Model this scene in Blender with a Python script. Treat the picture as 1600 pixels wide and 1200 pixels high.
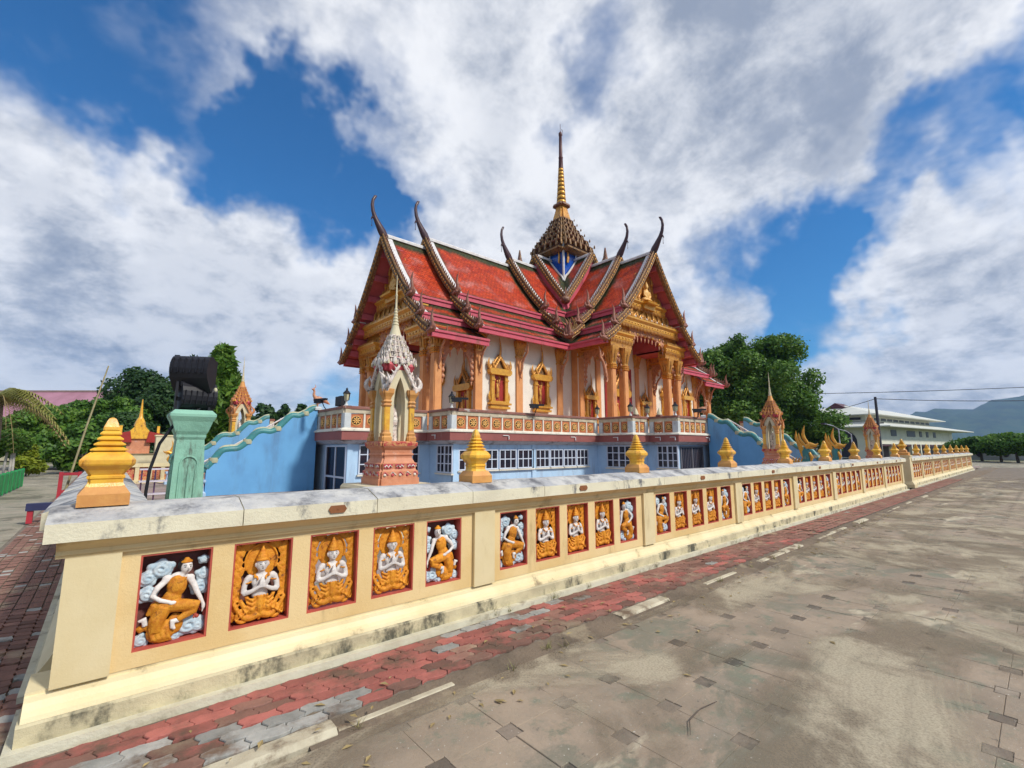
import bpy, bmesh, math, random
import numpy as np
from mathutils import Vector, Matrix
R = math.radians
random.seed(7); rng = np.random.default_rng(7)
sc = bpy.context.scene
col = sc.collection
for o in list(bpy.data.objects): bpy.data.objects.remove(o)

# ------------------------------------------------------------------ camera
cd = bpy.data.cameras.new('camera'); cam = bpy.data.objects.new('camera', cd); col.objects.link(cam)
cam.location = (0, 0, 1.7); cam.rotation_euler = (R(90 + 7.9), 0, R(49 - 90))
cd.sensor_width = 36; cd.lens = 36 * 720 / 1600; cd.clip_start = .05; cd.clip_end = 20000
sc.camera = cam

# ------------------------------------------------------------------ sky
SUN = Vector((.26, -.72, .74)).normalized()
w = bpy.data.worlds.new('World'); sc.world = w; w.use_nodes = True
nt = w.node_tree; N = nt.nodes; L = nt.links
for n in list(N): N.remove(n)
def nd(t, **k):
    n = N.new(t)
    for a, b in k.items(): setattr(n, a, b)
    return n
def wmath(op, a, b=None, c=None, clamp=False):
    n = nd('ShaderNodeMath', operation=op, use_clamp=clamp)
    for i, v in enumerate((a, b, c)):
        if v is None: continue
        if isinstance(v, (int, float)): n.inputs[i].default_value = v
        else: L.new(v, n.inputs[i])
    return n.outputs[0]
def wsmooth(v, a, b):
    n = nd('ShaderNodeMapRange', interpolation_type='SMOOTHSTEP'); L.new(v, n.inputs[0])
    n.inputs[1].default_value = a; n.inputs[2].default_value = b
    return n.outputs[0]
def wmix(f, a, b):
    n = nd('ShaderNodeMix', data_type='RGBA')
    if isinstance(f, (int, float)): n.inputs[0].default_value = f
    else: L.new(f, n.inputs[0])
    for i, v in ((6, a), (7, b)):
        if isinstance(v, tuple): n.inputs[i].default_value = v + (1,)
        else: L.new(v, n.inputs[i])
    return n.outputs[2]
sky = nd('ShaderNodeTexSky', sky_type='NISHITA', sun_disc=False)
sky.sun_elevation = math.asin(SUN.z); sky.sun_rotation = math.atan2(SUN.x, SUN.y)
sky.air_density = 1.0; sky.dust_density = .6; sky.ozone_density = 1.2
tc = nd('ShaderNodeTexCoord')
nv = nd('ShaderNodeVectorMath', operation='NORMALIZE'); L.new(tc.outputs['Generated'], nv.inputs[0])
sp = nd('ShaderNodeSeparateXYZ'); L.new(nv.outputs[0], sp.inputs[0])
zc = wmath('MAXIMUM', sp.outputs[2], 0.0)
den = wmath('ADD', zc, .40)
cb = nd('ShaderNodeCombineXYZ')
L.new(wmath('DIVIDE', sp.outputs[0], den), cb.inputs[0]); L.new(wmath('DIVIDE', sp.outputs[1], den), cb.inputs[1])
def wnoise(vec, scale, detail, rough, dist=0., off=(0, 0, 0), scl=(1, 1, 1), lac=2.0):
    mp = nd('ShaderNodeMapping'); mp.inputs['Location'].default_value = off; mp.inputs['Scale'].default_value = scl
    L.new(vec, mp.inputs[0])
    n = nd('ShaderNodeTexNoise'); L.new(mp.outputs[0], n.inputs['Vector'])
    n.inputs['Scale'].default_value = scale; n.inputs['Detail'].default_value = detail
    n.inputs['Roughness'].default_value = rough; n.inputs['Distortion'].default_value = dist; n.inputs['Lacunarity'].default_value = lac
    return n.outputs['Fac']
P = cb.outputs[0]
OFF = (3.1, 1.7, 0)
n1 = wnoise(P, 2.1, 6, .58, .25, OFF)
n2 = wnoise(P, 5.2, 6, .58, .5, (7.3, 2.2, 1), (1, .75, 1))
wn = nd('ShaderNodeTexNoise'); L.new(nv.outputs[0], wn.inputs['Vector']); wn.inputs['Scale'].default_value = 3.2; wn.inputs['Detail'].default_value = 5; wn.inputs['Roughness'].default_value = .62
ws = nd('ShaderNodeVectorMath', operation='SUBTRACT'); L.new(wn.outputs['Color'], ws.inputs[0]); ws.inputs[1].default_value = (.5, .5, .5)
wa = nd('ShaderNodeVectorMath', operation='MULTIPLY_ADD'); L.new(ws.outputs[0], wa.inputs[0]); wa.inputs[1].default_value = (.55, .55, .55); L.new(nv.outputs[0], wa.inputs[2])
wv = nd('ShaderNodeVectorMath', operation='NORMALIZE'); L.new(wa.outputs[0], wv.inputs[0])
def blob(px, py, rad, amt):
    """a broad clearing (amt<0) or bank (amt>0) of cloud round the direction of a photo pixel"""
    f, az, pt = 720., R(49), R(7.9)
    F0 = Vector((math.cos(az), math.sin(az), 0)); Rt = Vector((math.sin(az), -math.cos(az), 0)); Z = Vector((0, 0, 1))
    d = (F0 * math.cos(pt) + Z * math.sin(pt)) + Rt * (px - 800) / f + (Z * math.cos(pt) - F0 * math.sin(pt)) * (600 - py) / f
    d.normalize()
    v = nd('ShaderNodeVectorMath', operation='DOT_PRODUCT'); L.new(wv.outputs[0], v.inputs[0]); v.inputs[1].default_value = d
    return wmath('MULTIPLY', wsmooth(v.outputs['Value'], math.cos(R(rad)), 1.0), amt)
acc = wmath('ADD', wmath('MULTIPLY', n1, .72), wmath('MULTIPLY', n2, .28))
for b in [(60, 90, 14, -.28), (330, 150, 12, -.2), (150, 90, 6, .12), (620, 190, 11, -.17), (470, 265, 9, -.22), (170, 335, 7, -.14), (255, 385, 6, -.2), (560, 330, 6, -.12),
          (905, 110, 7, -.22), (1400, 265, 10, -.24), (1570, 130, 9, -.28), (1290, 330, 11, -.18), (1200, 440, 13, -.28), (1060, 290, 9, -.10), (1270, 500, 8, -.14), (1530, 330, 6, -.1),
          (640, 60, 17, .2), (300, 60, 9, .12), (760, 240, 14, .12), (980, 300, 14, .14), (1120, 400, 9, .14), (820, 400, 10, .1), (1200, 120, 22, .22), (1000, 40, 14, .2), (200, 260, 13, .16), (120, 420, 15, .22), (420, 440, 16, .2), (1480, 290, 7, .22), (1440, 380, 8, .12), (60, 330, 8, .1), (700, 160, 8, .1), (1330, 80, 12, .14), (1450, 560, 16, .24), (720, 290, 10, .08), (200, 560, 18, .2), (1120, 510, 7, .2)]:
    acc = wmath('ADD', acc, blob(*b))
dens = wsmooth(acc, .27, .66)
dens = wmath('MULTIPLY', dens, .97)
# cloud colour: bright lit billows, grey-blue thick bellies
n3 = wnoise(P, 2.9, 6, .62, .3, (1.9, 5.1, 2)); n4 = wnoise(P, 10., 5, .62, .2, (.3, 9.7, 4))
belly = wsmooth(wmath('ADD', wmath('MULTIPLY', n3, .64), wmath('MULTIPLY', n4, .36)), .42, .64)
thick = wsmooth(acc, .60, .92)
shade = wmath('MULTIPLY', wmath('ADD', wmath('MULTIPLY', belly, .72), wmath('MULTIPLY', thick, .30)), 1.0, clamp=True)
ccol = wmix(shade, (1.12, 1.13, 1.16), (.36, .42, .54))
hsv = nd('ShaderNodeHueSaturation'); hsv.inputs['Saturation'].default_value = 1.15; L.new(sky.outputs[0], hsv.inputs['Color'])
skyc = nd('ShaderNodeMix', data_type='RGBA', blend_type='MULTIPLY'); skyc.inputs[0].default_value = 1
L.new(hsv.outputs[0], skyc.inputs[6]); skyc.inputs[7].default_value = (.15, .47, .68, 1)
cs = nd('ShaderNodeMix', data_type='RGBA', blend_type='MULTIPLY'); cs.inputs[0].default_value = 1
L.new(ccol, cs.inputs[6]); cs.inputs[7].default_value = (4.5, 4.5, 4.5, 1)
fin = wmix(dens, skyc.outputs[2], cs.outputs[2])
bg = nd('ShaderNodeBackground'); bg.inputs[1].default_value = .115; L.new(fin, bg.inputs[0])
wo = nd('ShaderNodeOutputWorld'); L.new(bg.outputs[0], wo.inputs[0])
w.cycles.sampling_method = 'MANUAL'; w.cycles.sample_map_resolution = 512

# ------------------------------------------------------------------ sun, exposure
sd = bpy.data.lights.new('sun', 'SUN'); so = bpy.data.objects.new('sun', sd); col.objects.link(so)
sd.energy = 2.2; sd.angle = R(6); sd.color = (1, .95, .86)
so.rotation_euler = SUN.to_track_quat('Z', 'Y').to_euler(); so.location = (0, -20, 40)
vs = sc.view_settings; vs.view_transform = 'Standard'; vs.look = 'None'; vs.exposure = .8; vs.gamma = 1; vs.use_curve_mapping = False
sc.render.engine = 'CYCLES'; cy = sc.cycles
cy.use_denoising = True; cy.max_bounces = 5; cy.diffuse_bounces = 3; cy.glossy_bounces = 2; cy.transmission_bounces = 3; cy.volume_bounces = 0; cy.caustics_reflective = False; cy.caustics_refractive = False
cy.use_adaptive_sampling = True; cy.adaptive_threshold = .015

# ------------------------------------------------------------------ helpers
class MB:
    def __init__(s): s.v = []; s.f = []; s.m = []; s.s = []
    def add(s, vs, fs, m=0, sm=False):
        b = len(s.v); s.v += [tuple(p) for p in vs]
        for f in fs: s.f.append(tuple(i + b for i in f)); s.m.append(m); s.s.append(sm)
        return s
    def box(s, x0, y0, z0, x1, y1, z1, m=0):
        x0, x1 = sorted((x0, x1)); y0, y1 = sorted((y0, y1)); z0, z1 = sorted((z0, z1))
        return s.add([(x0,y0,z0),(x1,y0,z0),(x1,y1,z0),(x0,y1,z0),(x0,y0,z1),(x1,y0,z1),(x1,y1,z1),(x0,y1,z1)],
                     [(0,3,2,1),(4,5,6,7),(0,1,5,4),(1,2,6,5),(2,3,7,6),(3,0,4,7)], m)
    def cbox(s, x, y, z, w, d, h, m=0): return s.box(x-w/2, y-d/2, z, x+w/2, y+d/2, z+h, m)
    def loft(s, rings, m=0, sm=False, cap=True, closed=True):
        n = len(rings[0]); vs = [p for r in rings for p in r]; fs = []
        for i in range(len(rings)-1):
            for j in range(n if closed else n-1):
                k = (j+1) % n; fs.append((i*n+j, i*n+k, (i+1)*n+k, (i+1)*n+j))
        s.add(vs, fs, m, sm)
        if cap and closed:
            s.add(rings[0], [tuple(range(n))[::-1]], m); s.add(rings[-1], [tuple(range(n))], m)
        return s
    def lathe(s, prof, c=(0,0,0), n=16, m=0, sm=True, cap=True):
        return s.loft([[(c[0]+r*math.cos(2*math.pi*j/n), c[1]+r*math.sin(2*math.pi*j/n), c[2]+z) for j in range(n)] for r, z in prof], m, sm, cap)
    def sq(s, prof, c=(0,0,0), m=0, notch=0, cap=True, sy=1.):
        """square lathe; notch>0 cuts redented corners"""
        def sec(r, z):
            k = r*(1-notch); q = [(r,-k),(r,k),(k,k),(k,r),(-k,r),(-k,k),(-r,k),(-r,-k),(-k,-k),(-k,-r),(k,-r),(k,-k)] if notch else [(r,-r),(r,r),(-r,r),(-r,-r)]
            return [(c[0]+x, c[1]+y*sy, c[2]+z) for x, y in q]
        return s.loft([sec(r, z) for r, z in prof], m, False, cap)
    def oct(s, prof, c=(0,0,0), m=0, ch=.32, cap=True):
        def sec(r, z):
            k = r*(1-ch); return [(c[0]+x, c[1]+y, c[2]+z) for x, y in ((r,-k),(r,k),(k,r),(-k,r),(-r,k),(-r,-k),(-k,-r),(k,-r))]
        return s.loft([sec(r, z) for r, z in prof], m, False, cap)
    def tube(s, pts, rad, n=8, m=0, sm=True, flat=None, cap=True):
        P_ = [Vector(p) for p in pts]; k = len(P_)
        if isinstance(rad, (int, float)): rad = [rad]*k
        rings = []; up = None
        for i in range(k):
            t = (P_[min(i+1, k-1)] - P_[max(i-1, 0)])
            if t.length < 1e-9: t = Vector((0,0,1))
            t.normalize()
            if up is None:
                a = Vector((0,1,0)) if abs(t.y) < .9 else Vector((1,0,0))
                if flat is not None: a = Vector(flat[:3]) if abs(t.dot(Vector(flat[:3]))) < .95 else Vector((0,0,1))
            else: a = up
            u = (a - t*a.dot(t)); u.normalize(); v = t.cross(u); up = u
            fu = flat[3] if flat is not None else 1
            rings.append([P_[i] + (u*math.cos(2*math.pi*j/n)*fu + v*math.sin(2*math.pi*j/n))*rad[i] for j in range(n)])
        return s.loft(rings, m, sm, cap)
    def ell(s, c, r, m=0, n=12, k=8):
        rings = []
        for i in range(k+1):
            a = -math.pi/2 + math.pi*i/k; q = max(math.cos(a), .001)
            rings.append([(c[0]+r[0]*q*math.cos(2*math.pi*j/n), c[1]+r[1]*q*math.sin(2*math.pi*j/n), c[2]+r[2]*math.sin(a)) for j in range(n)])
        return s.loft(rings, m, True, False)
    def prism(s, poly, axis, a0, a1, m=0):
        """poly of 2d points; axis 'x': (y,z), 'y': (x,z), 'z': (x,y)"""
        def P3(p, a): return {'x': (a, p[0], p[1]), 'y': (p[0], a, p[1]), 'z': (p[0], p[1], a)}[axis]
        n = len(poly); A = [P3(p, a0) for p in poly]; B = [P3(p, a1) for p in poly]
        s.add(A+B, [(i, (i+1) % n, n+(i+1) % n, n+i) for i in range(n)] + [tuple(range(n))[::-1], tuple(range(n, 2*n))], m)
        return s
    def quad(s, a, b, c, d, m=0): return s.add([a, b, c, d], [(0, 1, 2, 3)], m)
    def flame(s, base, h, w, lean=(0, 0), th=.3, m=0, n=6, k=7, curl=.25, nrm='y'):
        """a rising flame-shaped leaf: S-curved, tapering, flattened across nrm"""
        pts, rad = [], []
        for i in range(k):
            t = i/(k-1)
            sx = math.sin(t*math.pi*1.25)*curl*h
            q = (lean[0]*t + (sx if nrm == 'y' else 0), lean[1]*t + (sx if nrm == 'x' else 0))
            pts.append((base[0]+q[0], base[1]+q[1], base[2]+h*t)); rad.append(w*.5*(.55+1.1*t*(1-t)*1.6)*(1-t)**.6 + .003)
        fl = (0, 1, 0, th) if nrm == 'y' else (1, 0, 0, th)
        return s.tube(pts, rad, n, m, True, fl)
    def xf(s, M, start=0):
        s.v[start:] = [tuple(M @ Vector(p)) for p in s.v[start:]]; return s
    def mesh(s, name, mats):
        me = bpy.data.meshes.new(name); me.from_pydata(s.v, [], s.f)
        if not isinstance(mats, (list, tuple)): mats = [mats]
        for q in mats: me.materials.append(M[q] if isinstance(q, str) else q)
        me.polygons.foreach_set('material_index', s.m); me.polygons.foreach_set('use_smooth', s.s)
        me.update()
        b = bmesh.new(); b.from_mesh(me); bmesh.ops.recalc_face_normals(b, faces=b.faces); b.to_mesh(me); b.free()
        return me
    def build(s, name, mats, parent=None, loc=(0,0,0), rz=0): return place(s.mesh(name, mats), name, parent, loc, rz)
def place(me, name, parent=None, loc=(0,0,0), rz=0, scale=None):
    o = bpy.data.objects.new(name, me); col.objects.link(o); o.location = loc; o.rotation_euler = (0, 0, rz)
    if scale: o.scale = scale
    if parent: o.parent = parent
    return o
def thing(name, label, cat, loc=(0,0,0), rz=0, group=None):
    o = bpy.data.objects.new(name, None); col.objects.link(o); o.location = loc; o.rotation_euler = (0, 0, rz); o.empty_display_size = .2
    return tag(o, label, cat, group)
def tag(o, label, cat, group=None, kind=None):
    o['label'] = label; o['category'] = cat
    if any(q in o.name for q in ('wall', 'pillar')): o['kind'] = 'thing'
    if group: o['group'] = group
    if kind: o['kind'] = kind
    return o
def struct(o): o['kind'] = 'structure'; return o
def copy_tree(o, parent=None):
    c = o.copy(); col.objects.link(c); c.parent = parent
    for ch in o.children: copy_tree(ch, c)
    return c
def remeshed(mb, voxel, mats, name, smooth_it=0):
    """fuse overlapping lumps into one continuous sculpted surface"""
    me = mb.mesh(name, mats); o = bpy.data.objects.new('tmp', me); col.objects.link(o)
    md = o.modifiers.new('r', 'REMESH'); md.mode = 'VOXEL'; md.voxel_size = voxel; md.use_smooth_shade = True
    if smooth_it:
        ms = o.modifiers.new('s', 'SMOOTH'); ms.factor = .5; ms.iterations = smooth_it
    dg = bpy.context.evaluated_depsgraph_get(); m2 = bpy.data.meshes.new_from_object(o.evaluated_get(dg)); m2.name = name
    bpy.data.objects.remove(o); bpy.data.meshes.remove(me)
    m2.materials.clear(); m2.materials.append(M[mats] if isinstance(mats, str) else mats)
    return m2

# ------------------------------------------------------------------ materials
M = {}
def pm(name, c, c2=None, scale=5., mixr=(.35, .7), rough=.6, bump=.0, bscale=40., metal=0., dirt=None, dscale=3., dr=(.5, .7), streak=1., spec=.4, rand=0., sub=None, detail=6):
    """painted or bare surface: two tones by noise in world space, dirt patches, fine relief"""
    m = bpy.data.materials.new(name); m.use_nodes = True; t = m.node_tree; n_, l_ = t.nodes, t.links
    b = n_['Principled BSDF']; b.inputs['Roughness'].default_value = rough; b.inputs['Metallic'].default_value = metal
    b.inputs['Specular IOR Level'].default_value = spec
    g = n_.new('ShaderNodeNewGeometry')
    def noise(sc_, det, rg, scl=(1, 1, 1)):
        q = n_.new('ShaderNodeTexNoise'); q.inputs['Scale'].default_value = sc_; q.inputs['Detail'].default_value = det; q.inputs['Roughness'].default_value = rg
        if scl != (1, 1, 1):
            mp = n_.new('ShaderNodeMapping'); mp.inputs['Scale'].default_value = scl; l_.new(g.outputs['Position'], mp.inputs[0]); l_.new(mp.outputs[0], q.inputs['Vector'])
        else: l_.new(g.outputs['Position'], q.inputs['Vector'])
        return q.outputs['Fac']
    def mr(v, a, b_):
        q = n_.new('ShaderNodeMapRange'); q.interpolation_type = 'SMOOTHSTEP'; q.inputs[1].default_value = a; q.inputs[2].default_value = b_; l_.new(v, q.inputs[0]); return q.outputs[0]
    def mx(f, a, b_, mode='MIX'):
        q = n_.new('ShaderNodeMix'); q.data_type = 'RGBA'; q.blend_type = mode
        if isinstance(f, float): q.inputs[0].default_value = f
        else: l_.new(f, q.inputs[0])
        for i, v in ((6, a), (7, b_)):
            if isinstance(v, tuple): q.inputs[i].default_value = v + (1,)
            else: l_.new(v, q.inputs[i])
        return q.outputs[2]
    if c2 is None: c2 = tuple(x*.8 for x in c)
    cc = mx(mr(noise(scale, detail, .6), *mixr), c, c2)
    if dirt: cc = mx(mr(noise(dscale, 9, .68, (1, 1, 1/streak)), *dr), cc, dirt)
    if rand:
        oi = n_.new('ShaderNodeObjectInfo'); h = n_.new('ShaderNodeHueSaturation'); l_.new(cc, h.inputs['Color'])
        q = n_.new('ShaderNodeMapRange'); l_.new(oi.outputs['Random'], q.inputs[0]); q.inputs[3].default_value = 1-rand; q.inputs[4].default_value = 1+rand
        l_.new(q.outputs[0], h.inputs['Value']); cc = h.outputs[0]
    l_.new(cc, b.inputs['Base Color'])
    if bump:
        bp = n_.new('ShaderNodeBump'); bp.inputs['Strength'].default_value = bump; bp.inputs['Distance'].default_value = .02
        l_.new(noise(bscale, 8, .65), bp.inputs['Height']); l_.new(bp.outputs[0], b.inputs['Normal'])
    M[name] = m; m['cc'] = 1
    return m
pm('cream', (.76, .57, .29), (.68, .47, .20), 1.3, rough=.6, bump=.2, bscale=50, dirt=(.40, .27, .12), dscale=2.6, dr=(.55, .76), streak=4)
pm('cream_post', (.72, .60, .36), (.66, .53, .29), 1.5, rough=.55, bump=.1, bscale=60, dirt=(.46, .33, .17), dscale=2.8, dr=(.56, .78), streak=4)
pm('cream_skirt', (.78, .66, .40), (.70, .57, .31), 2, rough=.5, bump=.15, bscale=50, dirt=(.30, .23, .13), dscale=4, dr=(.57, .72))
pm('capstone', (.74, .68, .50), (.64, .58, .43), 3, rough=.75, bump=.3, bscale=50, dirt=(.12, .12, .13), dscale=3.4, dr=(.53, .68), streak=1.6)
pm('cap_top', (.56, .54, .50), (.36, .36, .37), 5, rough=.8, bump=.4, bscale=40, dirt=(.14, .14, .15), dscale=3.0, dr=(.46, .66))
pm('plinth', (.62, .54, .34), (.45, .39, .25), 4, rough=.8, bump=.4, bscale=40, dirt=(.09, .085, .06), dscale=3.2, dr=(.50, .66), streak=1.5)
pm('footing', (.66, .62, .47), (.56, .51, .37), 5, rough=.85, bump=.4, bscale=40, dirt=(.25, .2, .13), dscale=3, dr=(.52, .7))
pm('red_liner', (.50, .09, .06), (.38, .07, .05), 9, rough=.6, bump=.1)
pm('relief_gold', (.72, .30, .025), (.56, .18, .015), 30, rough=.5, bump=.4, bscale=110, spec=.3, metal=.1, dirt=(.20, .07, .02), dscale=14, dr=(.58, .70), rand=.14)
pm('relief_skin', (.74, .69, .64), (.60, .55, .52), 22, rough=.5, bump=.2, bscale=90, dirt=(.34, .27, .23), dscale=16, dr=(.60, .72), rand=.10)
pm('relief_cloud', (.40, .52, .60), (.60, .67, .70), 26, rough=.55, bump=.2, bscale=90, dirt=(.22, .26, .28), dscale=14, dr=(.60, .72), rand=.10)
pm('relief_orange', (.62, .19, .03), (.46, .11, .02), 30, rough=.4, bump=.1)
pm('relief_dark', (.02, .015, .015), rough=.5)
pm('finial_gold', (.86, .49, .045), (.72, .33, .03), 9, rough=.32, bump=.12, bscale=70, spec=.6, dirt=(.30, .13, .04), dscale=6, dr=(.52, .68), streak=3, rand=.12)
pm('finial_base', (.68, .33, .09), (.58, .25, .07), 6, rough=.55, bump=.2, bscale=60, dirt=(.34, .18, .08), dscale=5, dr=(.54, .72), streak=2, rand=.12)
pm('plaque_brown', (.27, .10, .035), rough=.55)
pm('joint_dirt', (.22, .18, .14), (.15, .12, .09), 5, rough=.95, bump=.6, bscale=30)
# ------------------------------------------------------------------ ground, roads
def ground_mat(name, base, alt, pale, dark, pscale=.55, rand=.1):
    """weathered concrete: silt fans, damp stains, grit, per-piece tone"""
    m = bpy.data.materials.new(name); m.use_nodes = True; t = m.node_tree; n_, l_ = t.nodes, t.links
    b = n_['Principled BSDF']; b.inputs['Roughness'].default_value = .88; b.inputs['Specular IOR Level'].default_value = .25
    g = n_.new('ShaderNodeNewGeometry')
    def noise(s_, d_, r_, scl=(1, 1, 1), off=(0, 0, 0), dist=0.):
        mp = n_.new('ShaderNodeMapping'); mp.inputs['Scale'].default_value = scl; mp.inputs['Location'].default_value = off
        l_.new(g.outputs['Position'], mp.inputs[0]); q = n_.new('ShaderNodeTexNoise'); l_.new(mp.outputs[0], q.inputs['Vector'])
        q.inputs['Scale'].default_value = s_; q.inputs['Detail'].default_value = d_; q.inputs['Roughness'].default_value = r_; q.inputs['Distortion'].default_value = dist
        return q.outputs['Fac']
    def mr(v, a, c): q = n_.new('ShaderNodeMapRange'); q.interpolation_type = 'SMOOTHSTEP'; q.inputs[1].default_value = a; q.inputs[2].default_value = c; l_.new(v, q.inputs[0]); return q.outputs[0]
    def mx(f, a, c):
        q = n_.new('ShaderNodeMix'); q.data_type = 'RGBA'
        l_.new(f, q.inputs[0])
        for i, v in ((6, a), (7, c)):
            if isinstance(v, tuple): q.inputs[i].default_value = v + (1,)
            else: l_.new(v, q.inputs[i])
        return q.outputs[2]
    cc = mx(mr(noise(1.1, 8, .65), .38, .64), base, alt)
    cc = mx(mr(noise(pscale*1.1, 8, .66, (1, 1, 1), (11, 3, 0), .8), .53, .60), cc, dark)
    cc = mx(mr(noise(pscale, 7, .6, (.55, 1.5, 1), (4.5, 8.2, 0), .6), .575, .63), cc, pale)
    cc = mx(mr(noise(2.6, 8, .7, off=(7, 1, 2)), .50, .68), cc, (.28, .23, .175)); cc = mx(mr(noise(9, 8, .7), .60, .72), cc, (.12, .10, .08))
    cc = mx(mr(noise(3.2, 6, .7, off=(5, 9, 1)), .52, .66), cc, (.20, .20, .145)); cc = mx(mr(noise(45, 3, .6, off=(3, 3, 3)), .68, .74), cc, (.60, .57, .50))
    oi = n_.new('ShaderNodeObjectInfo'); h = n_.new('ShaderNodeHueSaturation'); l_.new(cc, h.inputs['Color'])
    q = n_.new('ShaderNodeMapRange'); l_.new(oi.outputs['Random'], q.inputs[0]); q.inputs[3].default_value = 1-rand; q.inputs[4].default_value = 1+rand
    l_.new(q.outputs[0], h.inputs['Value']); l_.new(h.outputs[0], b.inputs['Base Color'])
    bp = n_.new('ShaderNodeBump'); bp.inputs['Strength'].default_value = .45; bp.inputs['Distance'].default_value = .015
    l_.new(noise(34, 9, .7), bp.inputs['Height']); l_.new(bp.outputs[0], b.inputs['Normal'])
    M[name] = m
ground_mat('paving', (.36, .28, .205), (.265, .21, .155), (.50, .43, .31), (.21, .19, .14), .7, .015)
ground_mat('dot_paving', (.22, .175, .135), (.16, .13, .10), (.42, .36, .26), (.11, .10, .08), .7, .38)
ground_mat('lane_concrete', (.34, .30, .23), (.26, .24, .18), (.46, .42, .32), (.15, .14, .10), .5, 0)
ground_mat('courtyard_paving', (.36, .27, .25), (.30, .22, .21), (.44, .36, .32), (.2, .16, .14), .5, 0)
pm('grass_ground', (.10, .13, .045), (.15, .13, .07), .5, rough=.95, bump=.5, bscale=8)
pm('paver_red', (.40, .13, .105), (.30, .10, .08), 7, rough=.85, bump=.35, bscale=60, dirt=(.14, .085, .06), dscale=1.7, dr=(.47, .63), rand=.22)
pm('paver_grey', (.36, .35, .32), (.25, .25, .23), 7, rough=.85, bump=.35, bscale=60, dirt=(.14, .09, .06), dscale=1.7, dr=(.50, .66), rand=.22)
pm('paver_brown', (.25, .125, .095), (.19, .10, .075), 6, rough=.9, bump=.4, bscale=50, dirt=(.30, .22, .15), dscale=1.6, dr=(.52, .68), rand=.28)
pm('kerb', (.58, .52, .38), (.44, .38, .27), 4, rough=.85, bump=.5, bscale=30, dirt=(.16, .11, .07), dscale=2.2, dr=(.48, .62))
ZR = -.06
g = MB(); g.box(-3000, -3000, -1.2, 3000, 3000, -.16); struct(g.build('ground', 'grass_ground'))
road = MB(); road.box(-1.2, -40, -.15, 62, 3.0, ZR-.006); road = struct(road.build('road', 'joint_dirt'))
# clipped-corner pavers with a small square between every four, on a half-metre grid
PX, X0, Y0 = .506, 2.57, 1.895
def paver_mesh():
    a, c, e = PX/2-.0012, .064, .003
    def ring(k, z): u = a-c-k*.6; q = a-k; return [(q, -u), (q, u), (u, u), (u, q), (-u, q), (-u, u), (-q, u), (-q, -u), (-u, -u), (-u, -q), (u, -q), (u, -u)]
    o = [(x, y, -.02) for x, y in ring(0, 0)]; u = [(x, y, -.004) for x, y in ring(0, 0)]; t = [(x, y, 0) for x, y in ring(e, 0)]
    m = MB(); m.loft([o, u, t], cap=False); m.add(t, [tuple(range(12))]); return m
pav = paver_mesh().mesh('paver', 'paving')
dm = MB(); r_ = .060
dm.box(-r_, -r_, -.02, r_, r_, -.002)
CR = math.radians(0)
dotm = dm.mesh('small_paver', 'dot_paving')
cells = []
for i in range(-7, 116):
    for j in range(-44, 3):
        x, y = X0 + (i+.5)*PX, Y0 + (j+.5)*PX
        if y > 2.95 or x > 60: continue
        dx, dy = x*.656 + y*.755, x*.755 - y*.656      # depth ahead and to the right of the photographer
        if dx < .6 or abs(dx) * 1.25 + .8 < abs(dy): continue
        cells.append((dx*dx + dy*dy, x, y, i, j))
cells.sort()
far = MB(); fard = MB()
for k, (d, x, y, i, j) in enumerate(cells):
    z = ZR + random.uniform(-.002, .002)
    if k < 290:
        o = place(pav, 'paver', road, (x, y, z)); o.rotation_euler = (random.gauss(0, .004), random.gauss(0, .004), random.gauss(0, .006))
    elif d < 900: far.add([(px + x, py + y, z) for px, py, pz in [v for v in pav_v]] if False else [(v.co.x + x, v.co.y + y, v.co.z + z) for v in list(pav.vertices)[36:48]], [tuple(range(12))])
    xd, yd = X0 + i*PX, Y0 + j*PX
    if k < 290: place(dotm, 'small_paver', road, (xd, yd, ZR - .001 + random.uniform(-.003, .003)), random.gauss(0, .05))
    elif d < 900: fard.add([(xd + a, yd + b, ZR - .003) for a, b in ((r_, -r_), (r_, r_), (-r_, r_), (-r_, -r_))], [(0, 1, 2, 3)])
for m_, nm, mt in ((far, 'distant_pavers', 'paving'), (fard, 'distant_small_pavers', 'dot_paving')):
    o = m_.build(nm, mt, road); o['kind'] = 'stuff'
# wind-blown dust and dried mud lying over the pavers, thin and patchy
dmt = bpy.data.materials.new('dust_film'); dmt.use_nodes = True; t = dmt.node_tree; n_, l_ = t.nodes, t.links; b = n_['Principled BSDF']; b.inputs['Roughness'].default_value = .95; b.inputs['Specular IOR Level'].default_value = .1
gp_ = n_.new('ShaderNodeNewGeometry')
def dn(s_, d_, r_2, scl, off, dist=0.):
    mp = n_.new('ShaderNodeMapping'); mp.inputs['Scale'].default_value = scl; mp.inputs['Location'].default_value = off; mp.inputs['Rotation'].default_value = (0, 0, R(-38)); l_.new(gp_.outputs['Position'], mp.inputs[0])
    q = n_.new('ShaderNodeTexNoise'); l_.new(mp.outputs[0], q.inputs['Vector']); q.inputs['Scale'].default_value = s_; q.inputs['Detail'].default_value = d_; q.inputs['Roughness'].default_value = r_2; q.inputs['Distortion'].default_value = dist; return q.outputs['Fac']
def dmr(v, a, c, lo=0., hi=1.):
    q = n_.new('ShaderNodeMapRange'); q.interpolation_type = 'SMOOTHSTEP'; q.inputs[1].default_value = a; q.inputs[2].default_value = c; q.inputs[3].default_value = lo; q.inputs[4].default_value = hi; l_.new(v, q.inputs[0]); return q.outputs[0]
cov = dmr(dn(.55, 8, .62, (.8, 1.5, 1), (2.2, 5.1, 0), .7), .42, .60, .0, .84)
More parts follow.
